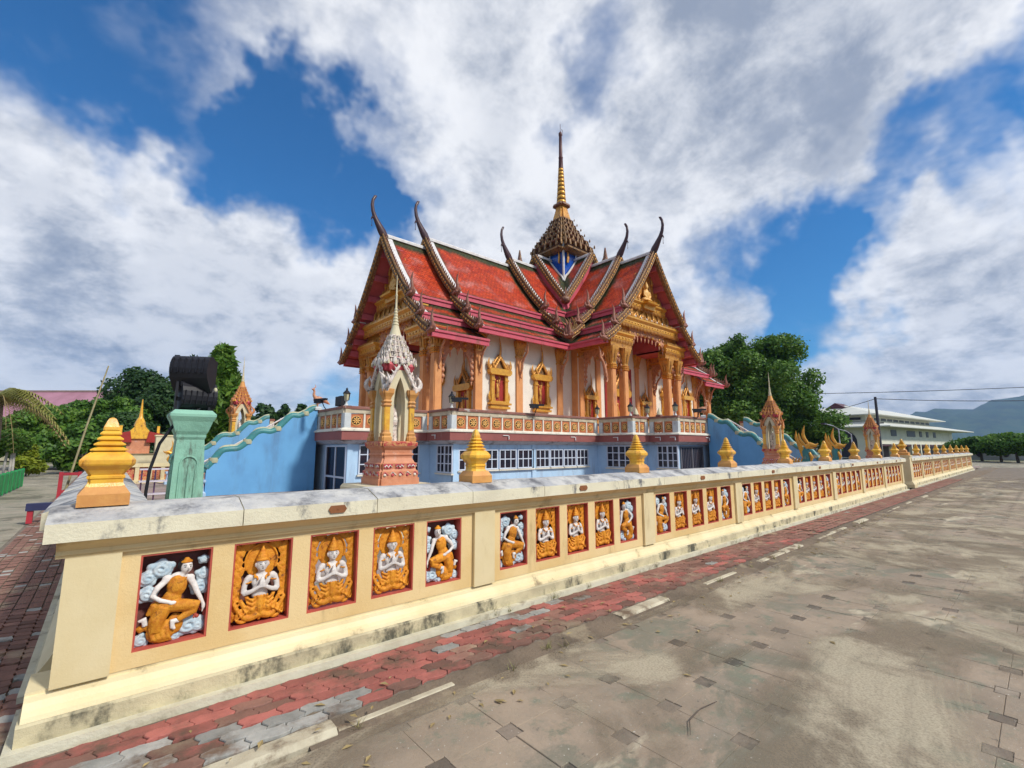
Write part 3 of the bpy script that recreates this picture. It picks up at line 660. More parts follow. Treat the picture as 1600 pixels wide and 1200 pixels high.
# ------------------------------------------------------------------ terrace storey
ter = thing('terrace', 'pale blue raised terrace storey with terracotta balustrade panels under the temple', 'terrace', (XC, YC, 0))
Q = [(-19.51, -6.84), (-15.95, -6.84), (-15.95, -8.58), (-6.83, -8.58), (-6.83, -10.66), (-5.4, -10.66), (-5.4, -12.24)]
POLY = Q + [(-x, y) for x, y in Q[::-1]] + [(-x, -y) for x, y in Q] + [(x, -y) for x, y in Q[::-1]]
def offset(poly, d):
    n = len(poly); out = []
    for i in range(n):
        a, b, c = poly[i-1], poly[i], poly[(i+1) % n]
        def nr(p, q):
            dx, dy = q[0]-p[0], q[1]-p[1]; l = math.hypot(dx, dy); return (dy/l, -dx/l)
        n1_, n2_ = nr(a, b), nr(b, c); out.append((b[0] + d*(n1_[0]+n2_[0]), b[1] + d*(n1_[1]+n2_[1])))
    return out
def band(name, mat_, steps, top=False):
    m = MB(); m.loft([[(x, y, z) for x, y in offset(POLY, d)] for d, z in steps], cap=False)
    if top: m.add([(x, y, steps[-1][1]) for x, y in offset(POLY, steps[-1][0])], [tuple(range(len(POLY)))])
    return m.build(name, mat_, ter)
band('base_wall', 'pale_blue', [(-.35, -.05), (-.35, 1.88)]); band('cove', 'cove_grey', [(-.34, 1.84), (-.22, 1.87), (-.10, 1.94), (.02, 1.985), (.02, 2.0)])
band('maroon_band', 'maroon_band', [(.0, 2.0), (.07, 2.0), (.07, 2.33), (0, 2.33)]); band('floor_slab', 'white_sill', [(0, 2.33), (.11, 2.33), (.11, 2.38), (.0, 2.45), (-.22, 2.45)])
fl = MB(); fl.add([(x, y, 2.452) for x, y in offset(POLY, -.2)], [tuple(range(len(POLY)))]); fl.build('floor_finish', 'salmon', ter)
PT = MB(); PT.box(-.23, -.03, 0, .23, .05, .5)
PT.tube([(-.19, -.03, .44), (-.19, -.03, .19)] + [(-.19*math.cos(a), -.03, .19-.15*math.sin(a)) for a in np.linspace(.2, math.pi-.2, 9)] + [(.19, -.03, .19), (.19, -.03, .44)], .016, 5)
PTM = PT.mesh('balustrade_panel', 'terracotta')
RS = MB(); RS.lathe([(.165, 0), (.15, .02), (.001, .022)], n=20, m=1, cap=False)
for k in range(8):
    a = 2*math.pi*k/8; st = len(RS.v); RS.ell((.088, 0, .028), (.055, .024, .022), n=8, k=5); RS.xf(Matrix.Rotation(a, 4, 'Z'), st)
RS.ell((0, 0, .03), (.036, .036, .028), n=10, k=6)
RS.tube([(.165*math.cos(a), .165*math.sin(a), .012) for a in np.linspace(0, 2*math.pi, 25)], .014, 5)
RS.xf(Matrix.Rotation(R(90), 4, 'X')); RSM = RS.mesh('rosette', ['rosette_gold', 'dark_hole'])
def balustrade(p0, p1, post0=True, post1=True, gray=True):
    dx, dy = p1[0]-p0[0], p1[1]-p0[1]; l = math.hypot(dx, dy); rz = math.atan2(dy, dx)
    def B(m, nm, mt): return m.build(nm, mt, ter, (p0[0], p0[1], 0), rz)
    # local: x along, outward = -y, panel line .12 inside the sill edge
    B(MB().box(.0, .06, 3.0, l, .26, 3.16), 'rail', 'rail_cream'); B(MB().prism([(.02, 3.16), (.30, 3.16), (.30, 3.24), (.27, 3.27), (.05, 3.27), (.02, 3.24)], 'x', -.02 if post0 else .3, l+.02), 'coping', 'rail_brown')
    n = max(1, round((l-.42)/.60)); pw = (l-.42)/n
    for q, yes in ((0.02, post0), (l-.22, post1)):
        if yes: B(MB().box(q, .04, 2.45, q+.22, .28, 3.0), 'post', 'post_grey')
    for k in range(n+1):
        x = .21+k*pw
        if 0 < k < n: B(MB().box(x-.035, .07, 2.45, x+.035, .25, 3.0), 'mullion', 'post_grey' if n > 8 and k == n//2 else 'white_sill')
        if k < n:
            c = Vector((p0[0], p0[1], 0)) + Matrix.Rotation(rz, 3, 'Z') @ Vector((x+pw/2, .13, 2.47))
            o = place(PTM, 'balustrade_panel', ter, c, rz, ((pw-.10)/.46, 1, 1.02)); r = place(RSM, 'rosette', o, (0, -.03, .25))
E_ = [((-19.51, -3.84), Q[0]), (Q[0], Q[1]), (Q[1], Q[2]), (Q[2], Q[3]), (Q[3], Q[4]), (Q[4], Q[5]), (Q[5], Q[6]), (Q[6], (-2.19, -12.24))]
for i, (a, b) in enumerate(E_): balustrade(a, b, i not in (2, 4, 6) or True, True)
balustrade((2.19, -12.24), (5.4, -12.24)); balustrade((-19.51, 6.84), (-19.51, 3.84))
# windows and doors of the storey
def pane_window(w_, h_, nx, ny, parent, loc, rz):
    f = MB(); b = .05
    f.box(-w_/2, -.05, 0, -w_/2+b, .03, h_); f.box(w_/2-b, -.05, 0, w_/2, .03, h_); f.box(-w_/2+b, -.05, 0, w_/2-b, .03, b); f.box(-w_/2+b, -.05, h_-b, w_/2-b, .03, h_)
    for i in range(1, nx): x = -w_/2 + w_*i/nx; k = .022 if i != nx/2 else .04; f.box(x-k, -.04, b, x+k, .02, h_-b)
    for j in range(1, ny): z = h_*j/ny; f.box(-w_/2+b, -.037, z-.02, w_/2-b, .017, z+.02)
    o = MB().box(-w_/2+b*.8, -.012, b*.8, w_/2-b*.8, -.004, h_-b*.8).build('window', 'glass_dark', parent, loc, rz)
    f.build('frame', 'win_frame', o); MB().box(-w_/2-.05, -.10, -.07, w_/2+.05, .02, -.01).build('sill', 'white_sill', o)
    return o
pm('win_frame', (.62, .68, .78), (.55, .60, .70), 3, rough=.5)
def on_edge(p0, p1, t, z): # point on the recessed wall, metres along
    dx, dy = p1[0]-p0[0], p1[1]-p0[1]; l = math.hypot(dx, dy); ux, uy = dx/l, dy/l
    return (p0[0]+ux*t - uy*.345, p0[1]+uy*t + ux*.345, z), math.atan2(dy, dx)
def win_on(e, t, w_, h_, nx, ny, z):
    p, rz = on_edge(*E_[e], t, z); return pane_window(w_, h_, nx, ny, ter, p, rz)
def pil_on(e, t, w_=.28, zt=1.86, proud=.05):
    p, rz = on_edge(*E_[e], t, 0); MB().box(-w_/2, -proud, 0, w_/2, .05, zt).build('pilaster', 'pale_blue', ter, p, rz)
for t in (1.22, 2.28, 3.34, 4.4): win_on(3, t - .12, .98, .84, 6 if 0 else 3, 2, .80)
for t in (5.35, 6.3, 7.25, 8.2): win_on(3, t, .90, .84, 3, 2, .80)
pil_on(3, .48, .26); pil_on(3, 4.80, .26); 
win_on(2, .85, 1.15, 1.12, 4, 3, .70); win_on(1, .95+.35, 1.05, 1.12, 3, 3, .70); win_on(1, 2.9, .95, 1.12, 3, 3, .70); pil_on(1, .42, .2)
win_on(4, 1.02, 1.5, 1.10, 4, 3, .72); win_on(5, .75, .85, 1.1, 3, 3, .72); win_on(6, .80, 1.12, 1.10, 4, 3, .72); pil_on(7, .46, .24)
def door_on(e, t, w_, h_):
    p, rz = on_edge(*E_[e], t, 0); d = MB().box(-w_/2, -.03, .02, w_/2, .0, h_).build('door', 'glass_dark', ter, p, rz)
    f = MB()
    for x in (-w_/2, 0, w_/2): f.box(x-.035, -.06, 0, x+.035, .0, h_)
    f.box(-w_/2, -.058, h_-.07, w_/2, .0, h_+.0); f.box(-w_/2, -.056, .62, w_/2, .0, .70); f.build('frame', 'door_grey', d)
    s = MB()
    for k in range(14): x = -w_/2 + w_*(k+.5)/14; s.box(x-.012, -.045, .72, x+.012, -.02, h_-.08)
    s.build('grille', 'door_grey', d); MB().box(-w_/2+.04, -.05, .04, w_/2-.04, -.03, .60).build('kick_panel', 'door_grey', d)
pm('door_grey', (.16, .155, .17), (.12, .115, .13), 4, rough=.45)
door_on(7, 1.85, 2.2, 1.78)
p, rz = on_edge(*E_[0], 1.55, 0); dd = MB().box(-1.05, -.03, .02, 1.05, .0, 1.78).build('door', 'glass_dark', ter, p, rz); f = MB()
for x in (-1.05, 0, 1.05): f.box(x-.045, -.06, 0, x+.045, .0, 1.8)
f.box(-1.05, -.058, 1.74, 1.05, 0, 1.80); f.box(-1.05, -.056, .55, 1.05, 0, .62); f.build('frame', 'win_frame', dd)
# drain spouts under the sill
for e, ts in ((3, (2.6, 6.9)), (2, (.5,)), (1, (2.6,)), (4, (1.0,)), (6, (.4, 1.2)), (7, (2.6,))):
    for t in ts:
        p0, p1 = E_[e]; dx, dy = p1[0]-p0[0], p1[1]-p0[1]; l = math.hypot(dx, dy); ux, uy = dx/l, dy/l
        c = (p0[0]+ux*t+uy*.09, p0[1]+uy*t-ux*.09, 2.22)
        MB().tube([(0, .0, 0), (.28, 0, 0), (.30, -.03, -.02), (.30, -.03, -.16)], .022, 6).build('drain_spout', 'verge_white', ter, c, math.atan2(dy, dx))
# blue lower face of stairs, naga balustrades
pm('naga_green', (.055, .24, .24), (.035, .17, .19), 3, rough=.4, bump=.5, bscale=16, dirt=(.25, .33, .25), dscale=3, dr=(.54, .7))
pm('naga_crest', (.50, .48, .30), (.38, .40, .28), 5, rough=.5, bump=.3, dirt=(.2, .3, .26), dscale=4, dr=(.54, .7))
def staircase(label, loc, rz, wid, run, hs=1.):
    """descends along local -x from z=2.45; near side wall on local -y"""
    st = thing('staircase', label, 'staircase', loc, rz)
    n = 14
    for k in range(n):
        z = 2.45*(n-k)/n - .02; x = -(run-.3)*k/n
        MB().box(x-(run-.3)/n, -wid/2, 0, x, wid/2, z).build('step', 'salmon', st)
    # undulating crest line of the naga: (distance from the terrace, height)
    line = [(0, 3.42), (.25, 3.38), (.55, 3.18), (.85, 3.10), (1.1, 3.10), (1.4, 2.85), (1.75, 2.48), (2.05, 2.42), (2.3, 2.45), (2.6, 2.20), (2.9, 1.78), (3.15, 1.62), (3.4, 1.66), (3.62, 1.42), (3.82, 1.10), (4.05, .92), (4.3, .98)] if 0 else NAGA
    for s in (-1, 1):
        y = s*wid/2
        body = [(-d*run, 0, z) for d, z in line]
        poly = [(0, 0)] + [(-d*run, z-.1) for d, z in reversed(line)][::-1] + [(-run*line[-1][0], 0)]
        sw = MB().prism(poly, 'y', y-.13, y+.13).build('side_wall', 'stair_blue', st)
        rr = [.17*(.8+.2*math.sin(min(1, i/4)*1.57)) for i in range(len(body))]
        pts = []; 
        for i in range(len(body)-1):
            for q in range(4):
                t = q/4; p0, p1, p2, p3 = [Vector(body[max(0, min(len(body)-1, i+k))]) for k in (-1, 0, 1, 2)]
                pts.append(.5*((2*p1)+(p2-p0)*t+(2*p0-5*p1+4*p2-p3)*t*t+(3*p1-p0-3*p2+p3)*t**3))
        pts.append(Vector(body[-1])); pts = [(p.x, y, p.z-.04) for p in pts]
        nb = MB().tube(pts, .15, 12).build('naga_body', 'naga_green', st)
        cr = MB(); cr.tube([(p[0], p[1], p[2]+.10) for p in pts], .085, 8, flat=(0, 1, 0, 1.1))
        for i in range(8, len(pts)-2, 16): cr.lathe([(.17, -.09), (.18, 0), (.17, .09)], pts[i], 10)
        cr.build('naga_crest', 'naga_crest', nb)
        # rearing head at the foot: swelling hood with flame crown
        hd = MB(); e = pts[-1]; hx = e[0]; H_ = hs
        hd.tube([(hx+.1, y, e[2]), (hx-.22*H_, y, e[2]-.14*H_), (hx-.5*H_, y, e[2]-.1*H_), (hx-.68*H_, y, e[2]+.2*H_), (hx-.62*H_, y, e[2]+.55*H_), (hx-.74*H_, y, e[2]+.8*H_)], [.15, .16*H_, .17*H_, .16*H_, .13*H_, .1*H_], 10, flat=(0, 1, 0, .8))
        hd.build('naga_neck', 'naga_green', nb)
        fl_ = MB(); q = lambda a_, b_: (hx+a_*H_, y, e[2]+b_*H_)
        fl_.tube([q(-.66, .74), q(-.86, .86), q(-1.06, .82), q(-1.16, .92)], [.12*H_, .13*H_, .07*H_, .015], 8); fl_.tube([q(-.8, .74), q(-1.0, .68)], [.08*H_, .02], 6)
        for k in range(6): fl_.flame(q(-.66+.03*k, .2+.12*k), (.42+.06*k)*H_, .2*H_, (.26*H_, 0), .4, curl=.12)
        fl_.flame(q(-.76, .9), .85*H_, .22*H_, (.16*H_, 0), .4, curl=.12); fl_.flame(q(-.66, .8), .6*H_, .2*H_, (.3*H_, 0), .4, curl=.12)
        for k in range(4): fl_.flame(q(-.2-.12*k, 0), .3*H_, .14*H_, (.1*H_, 0), .4)
        fl_.tube([q(-.80, .12), q(-.86, .3), q(-.78, .52)], [.05*H_, .08*H_, .05*H_], 6)
        fl_.build('naga_head_crest', 'gilt_bright', nb)
        pd = MB().sq([(.3, 0), (.3, .12), (.24, .18), (.22, max(.3, e[2]-.55)), (.28, max(.34, e[2]-.48)), (.28, max(.4, e[2]-.40))], (hx-.45*H_, y, 0)).build('newel_post', 'pale_blue', st)
    hr = MB()
    hr.tube([(0, 0, 3.3), (-run*.95, 0, .95)], .035, 8)
    for k in range(6): t = k/5; hr.tube([(-run*.95*t, 0, 3.3-2.35*t), (-run*.95*t, 0, 2.4*(1-t))], .025, 6)
    hr.build('handrail', 'verge_white', st)
    return st
NAGA = [(0, 3.38), (.05, 3.34), (.12, 3.15), (.19, 3.02), (.26, 3.02), (.32, 2.80), (.39, 2.50), (.46, 2.36), (.53, 2.38), (.59, 2.30), (.66, 1.98), (.74, 1.72), (.82, 1.68), (.88, 1.62), (.94, 1.30), (1.0, 1.02)]
NL = [(505,637),(490,645),(470,652),(455,651),(441,667),(433,670),(420,666),(407,673),(398,685),(390,693),(373,691),(363,693),(353,707),(345,718),(335,725),(325,724)]
staircase('left flight of temple steps with blue side walls and green naga balustrades', (XC-19.51, YC, 0), 0, 7.68, 3.75, .62)
staircase('front flight of temple steps with blue side walls, green nagas and gold naga crests', (XC, YC-12.24, 0), R(90), 4.38, 3.75, 1.0)
# ------------------------------------------------------------------ the temple hall
tmp = thing('temple', 'white walled temple with tiered red tile roofs, gilded gables and a tall spire', 'temple', (XC, YC, 0))
ZF = 2.455
def slabs(r, maxd=9):
    S = [[(0, r), (.85, r-1.25), (1.7, r-2.38), (2.5, r-3.36), (3.3, r-4.22)], [(3.12, r-4.42), (3.7, r-4.95), (4.32, r-5.42)], [(4.14, r-5.62), (4.75, r-6.1), (5.38, r-6.5)]]
    if maxd < 9:
        S = [[(0, r), (maxd*.5, r-maxd*.72), (maxd, r-maxd*1.36)]]
    return S
def slab_mesh(pr, x0, x1, side, mitre, th=.10, outer_green=True):
    """tile plane over profile pr from x0 (gable) to x1 (or to the valley)"""
    nx = 14; v = []; uvm = []; uvf = []
    run = [0]
    for a, b in zip(pr, pr[1:]): run.append(run[-1] + math.hypot(b[0]-a[0], b[1]-a[1]))
    for i, (d, z) in enumerate(pr):
        xe = -d if mitre else x1
        if mitre and xe < x0 + .02: xe = x0 + .02
        for k in range(nx+1):
            x = x0 + (xe-x0)*k/nx; v.append((x, side*d, z)); uvm.append((x, run[i])); uvf.append((min(x-x0, (xe-x)), min(run[i]*1.0, (run[-1]-run[i])*1.6+.25)))
    n0 = len(v); rows = len(pr)
    me = bpy.data.meshes.new('tile_slope')
    low = [(x, y, z-th) for x, y, z in v]
    fs = []; mi = []
    for i in range(rows-1):
        for k in range(nx):
            a = i*(nx+1)+k; q = (a, a+1, a+nx+2, a+nx+1)
            if side < 0: q = q
            else: q = q[::-1]
            fs.append(q[::-1]); mi.append(0); fs.append(tuple(j+n0 for j in q)); mi.append(1)
    for i in range(rows-1):
        for k in (0, nx):
            a = i*(nx+1)+k; fs.append((a, a+nx+1, a+nx+1+n0, a+n0)); mi.append(1)
    for k in range(nx):
        for i in (0, rows-1): a = i*(nx+1)+k; fs.append((a, a+1, a+1+n0, a+n0)); mi.append(1)
    me.from_pydata(v+low, [], fs); me.materials.append(M['roof_tile']); me.materials.append(M['maroon_soffit']); me.polygons.foreach_set('material_index', mi)
    for nm, uu in (('metres', uvm), ('field', uvf)):
        lay = me.uv_layers.new(name=nm); uu2 = uu+uu
        flat = np.array([uu2[l.vertex_index] for l in me.loops], dtype=np.float32).ravel(); lay.data.foreach_set('uv', flat)
    return me
def barge(pr, xg, side, teeth=.24, w_=(.13, .20), th=.2):
    """carved board along one section of gable edge, with a row of leaf teeth"""
    m = MB(); a, b = pr[0], pr[-1]
    up, lo = [], []
    for i, (d, z) in enumerate(pr):
        p, q = pr[max(0, i-1)], pr[min(len(pr)-1, i+1)]; l = math.hypot(q[0]-p[0], q[1]-p[1]); nx, nz = -(q[1]-p[1])/l, (q[0]-p[0])/l
        up.append((side*(d+nx*w_[0]), z+nz*w_[0])); lo.append((side*(d-nx*w_[1]), z-nz*w_[1]))
    for i in range(len(pr)-1): m.prism([lo[i], lo[i+1], up[i+1], up[i]], 'x', xg-th/2, xg+th/2)
    m2 = [((u[0]*.45+l[0]*.55), (u[1]*.45+l[1]*.55)) for u, l in zip(up, lo)]
    m.tube([(xg-th/2-.02, p[0], p[1]) for p in m2], .07, 6, 1); m.tube([(xg-th/2, p[0], p[1]) for p in up], .06, 6, 1); m.tube([(xg-th/2-.01, p[0], p[1]) for p in lo], .045, 6, 1)
    for (p, q) in zip(m2, m2[1:]):
        l = math.hypot(q[0]-p[0], q[1]-p[1]); kk = max(1, int(l/.24))
        for k in range(kk):
            t = (k+.5)/kk; m.ell((xg-th/2-.07, p[0]+(q[0]-p[0])*t, p[1]+(q[1]-p[1])*t), (.05, .075, .075), n=6, k=4, m=2)
    tot = sum(math.hypot(q[0]-p[0], q[1]-p[1]) for p, q in zip(pr, pr[1:])); n = max(2, int(tot/teeth))
    for k in range(n):
        s = (k+.6)/n*tot
        for (p, q), (pu, qu) in zip(zip(pr, pr[1:]), zip(up, up[1:])):
            l = math.hypot(q[0]-p[0], q[1]-p[1])
            if s <= l:
                t = s/l; c = (pu[0]+(qu[0]-pu[0])*t, pu[1]+(qu[1]-pu[1])*t); nx, nz = -(q[1]-p[1])/l, (q[0]-p[0])/l
                m.tube([(xg, c[0], c[1]-.03), (xg, c[0]+side*nx*.10, c[1]+nz*.12), (xg, c[0]+side*nx*.13, c[1]+nz*.26)], [.075, .06, .01], 5, 0, True, (1, 0, 0, .5)); break
            s -= l
    return m
def chofa_mesh(sc_=1.):
    m = MB(); p = [(.1, -.1), (-.12, .25), (-.36, .62), (-.56, .95), (-.70, 1.3), (-.76, 1.65), (-.73, 1.98), (-.60, 2.24), (-.52, 2.30)]
    m.tube([(x*sc_, 0, z*sc_) for x, z in p], [q*sc_ for q in (.24, .26, .2, .15, .12, .105, .09, .085, .03)], 8, 0, True, (0, 1, 0, .7))
    m.tube([(-.5*sc_, 0, .95*sc_), (-.74*sc_, 0, .93*sc_), (-.80*sc_, 0, .78*sc_)], [.1*sc_, .06*sc_, .02*sc_], 6)
    m.tube([(-.74*sc_, 0, .85*sc_), (-.74*sc_, 0, .45*sc_)], .014, 5); m.ell((-.74*sc_, 0, .42*sc_), (.03, .03, .05), n=6, k=5)
    m.ell((-.05*sc_, 0, .15*sc_), (.2*sc_, .16*sc_, .26*sc_)); return m
CHOFA = chofa_mesh().mesh('chofa', 'horn_brown')
def tip_mesh():
    """naga tail finial at the foot of a gable board: scrolls and one tall flame"""
    m = MB(); m.tube([(0, 0, -.1), (0, -.22, -.02), (0, -.34, .25), (0, -.26, .55), (0, -.30, .85), (0, -.42, 1.08)], [.17, .16, .12, .1, .06, .012], 7, 0, True, (1, 0, 0, .7))
    m.tube([(0, -.1, .0), (0, -.42, -.12), (0, -.6, .0), (0, -.55, .18)], [.14, .12, .08, .03], 6); m.flame((0, .05, .1), .45, .2, (0, -.12), .4, nrm='x', curl=.1); m.flame((0, .25, .2), .4, .18, (0, -.1), .4, nrm='x', curl=.1)
    for k in range(3): m.ell((-.08, -.1-.15*k, -.12+.03*k), (.12, .12, .1), n=7, k=5)
    return m
TIP = [tip_mesh().mesh('naga_tip', 'tip_brown'), None]
t2 = tip_mesh(); t2.v = [(x, -y, z) for x, y, z in t2.v]; TIP[1] = t2.mesh('naga_tip', 'tip_brown')
def roof_tier(r, x0, x1, mitre, rz, maxd=9, tips=True, chofa=True, purlins=0, sides=(-1, 1), parent=None):
    root = MB().prism([(-.12, r-.02), (.12, r-.02), (.12, r+.12), (.07, r+.19), (-.07, r+.19), (-.12, r+.12)], 'x', x0+.15, 0 if mitre else x1).build('roof_tier', 'verge_white', tmp, (0, 0, 0), rz)
    S = slabs(r, maxd)
    for i, pr in enumerate(S):
        for s in sides:
            place(slab_mesh(pr, x0, x1, s, mitre), 'tile_slope', root)
            d, z = pr[-1]; xe = -d if mitre else x1
            if xe > x0 + .3:
                f = MB(); y0, y1 = s*(d-.04), s*(d+.07)
                def pt(x_, y_, z_): return (x_, y_, z_)
                e0, e1 = (-(d-.04), -(d+.07)) if mitre else (x1, x1)
                f.loft([[(x0+.1, y0, z-.34), (x0+.1, y1, z-.34), (x0+.1, y1, z-.015), (x0+.1, y0, z-.015)], [(e0, y0, z-.34), (e1, y1, z-.34), (e1, y1, z-.015), (e0, y0, z-.015)]])
                y2 = s*(d+.13); e2 = -(d+.13) if mitre else x1
                f.loft([[(x0+.1, y1, z-.10), (x0+.1, y2, z-.10), (x0+.1, y2, z+.01), (x0+.1, y1, z+.01)], [(e1, y1, z-.10), (e2, y2, z-.10), (e2, y2, z+.01), (e1, y1, z+.01)]], 0)
                f.build('fascia', 'pink_fascia', root)
            if i > 0: # pink riser under the tier above
                d0, z0 = pr[0]; xe0 = -d0 if mitre else x1
                if xe0 > x0+.3: MB().loft([[(x0+.1, s*(d0+.02), z0-.05), (x0+.1, s*(d0+.22), z0-.12), (x0+.1, s*(d0+.02), z0+.30)], [(xe0, s*(d0+.02), z0-.05), (xe0, s*(d0+.22), z0-.12), (xe0, s*(d0+.02), z0+.30)]]).build('riser', 'pink_fascia', root)
            # white verge band on the tiles just inside the board
            v = MB(); ring = []
            for (d_, z_) in pr: ring.append([(x0+.10, s*d_, z_+.005), (x0+.50, s*d_, z_+.005), (x0+.50, s*d_, z_+.06), (x0+.10, s*d_, z_+.05)])
            v.loft(ring); v.build('verge', 'verge_white', root)
            barge(pr, x0, s).build('bargeboard', ['barge_brown', 'gilt_dark', 'gilt'], root)
            if tips: d, z = pr[-1]; place(TIP[0 if s < 0 else 1], 'naga_tip', root, (x0-.02, s*(d-.05), z-.02), 0, (1, 1, 1) if i == 0 else (.92, .92, .92))
    if chofa: place(CHOFA, 'chofa', root, (x0, 0, r+.02), 0)
    if purlins:
        for pr in S:
            for (d, z) in [((a[0]+b[0])/2, (a[1]+b[1])/2) for a, b in zip(pr, pr[1:])]:
                for s in sides:
                    MB().box(x0+.12, s*d-.10, z-.46, x0+purlins, s*d+.10, z-.11).build('purlin', 'maroon_soffit', root)
    return root
def dentil_cornice(m, x, y0, y1, z, h=.46, dep=.38):
    """gilded cornice along y: hanging teeth, frieze, flared top; front at x (outward -x)"""
    m.prism([(x+dep, z), (x, z), (x-.04, z+.05), (x-.02, z+.08), (x-.02, z+h*.55), (x-.10, z+h*.7), (x-.16, z+h*.8), (x-.16, z+h), (x+dep, z+h)], 'y', y0, y1)
    n = max(3, int((y1-y0)/.16))
    for k in range(n):
        y = y0+(k+.5)*(y1-y0)/n; m.add([(x-.02, y-.065, z+.02), (x-.02, y+.065, z+.02), (x-.02, y, z-.22), (x+.03, y-.065, z+.02), (x+.03, y+.065, z+.02), (x+.03, y, z-.2)], [(0, 2, 1), (3, 4, 5), (0, 3, 5, 2), (1, 2, 5, 4)], 1)
        m.flame((x-.13, y, z+h-.02), .16, .1, (0, 0), .5, nrm='x', curl=.0, m=1, n=5, k=4)
        if k % 2 == 0: m.ell((x-.03, y, z+h*.34), (.03, .07, .07), n=6, k=4, m=1)
def pediment(r, xw, rz, figure=True):
    S = slabs(r); out = []
    for pr in S: out += [(d-.05, z-.14) for d, z in pr]
    pts = [(0, r-.2)] + [p for p in out[1:]]
    poly = [(-d, z) for d, z in pts[::-1] if d > 0] + [(0, r-.2)] + [(d, z) for d, z in pts if d > 0]
    zb = r-6.35; poly = [(min(max(y, -4.9), 4.9), max(z, zb)) for y, z in poly]
    poly = poly[:-1] if poly[-1] == poly[0] else poly
    poly = poly + [(1.95, zb), (1.95, r-5.1), (-1.95, r-5.1), (-1.95, zb)]
    ped = MB().prism(poly, 'x', xw, xw+.2).build('gable', 'gilt', tmp, (0, 0, 0), rz)
    c = MB(); dentil_cornice(c, xw-.22, -2.15, 2.15, r-3.75, .42, .3); c.box(xw-.42, -.62, r-3.75, xw-.2, .62, r-3.3); c.build('upper_cornice', ['gilt_bright', 'gilt'], ped)
    c = MB(); dentil_cornice(c, xw-.42, -3.45, 3.45, r-5.15, .5, .5); c.build('main_cornice', ['gilt_bright', 'gilt'], ped)
    for s in (-1, 1):
        c = MB(); dentil_cornice(c, xw-.30, min(s*1.9, s*4.35), max(s*1.9, s*4.35), r-6.25, .48, .5); c.build('side_cornice', ['gilt_bright', 'gilt'], ped)
    # leaf scrolls filling the triangle
    o = MB()
    for row, (z, hw, n) in enumerate(((r-3.2, 1.9, 7), (r-2.5, 1.4, 5), (r-1.8, .95, 4), (r-4.6, 3.1, 11), (r-4.3, 2.8, 10))):
        for k in range(n):
            y = -hw+2*hw*k/(n-1)
            if figure and row < 3 and abs(y) < .45: continue
            o.flame((xw-.06, y, z), .62, .34, (0, -.18*(1 if y > 0 else -1)), .4, nrm='x', curl=.12*(1 if y > 0 else -1), n=6); o.ell((xw-.05, y, z+.06), (.08, .13, .13), n=7, k=5)
            if row == 3: o.ell((xw-.14, y, z+.22), (.05, .09, .1), n=7, k=5, m=1)
    o.build('scrollwork', ['gilt', 'verge_white'], ped)['kind'] = 'stuff'
    if figure:
        z = r-3.22; q = MB(); x = xw-.22
        q.ell((x, 0, z+.12), (.2, .52, .13)); q.ell((x, -.32, z+.15), (.18, .22, .12)); q.ell((x, .32, z+.15), (.18, .22, .12)); q.ell((x+.02, 0, z+.55), (.18, .26, .36)); q.ell((x, 0, z+1.06), (.13, .14, .18)); q.lathe([(.13, 0), (.06, .12), (.02, .26)], (x, 0, z+1.18), 8)
        for s in (-1, 1): q.tube([(x, s*.26, z+.75), (x-.03, s*.36, z+.45), (x-.12, s*.12, z+.24)], [.1, .085, .06], 8)
        place(remeshed(q, .035, 'rosette_gold', 'seated_figure', 1), 'seated_figure', ped); MB().sq([(.62, 0), (.66, .1), (.5, .16), (.55, .22)], (xw-.1, 0, z-.22), sy=1).build('figure_seat', 'gilt_bright', ped)
    return ped
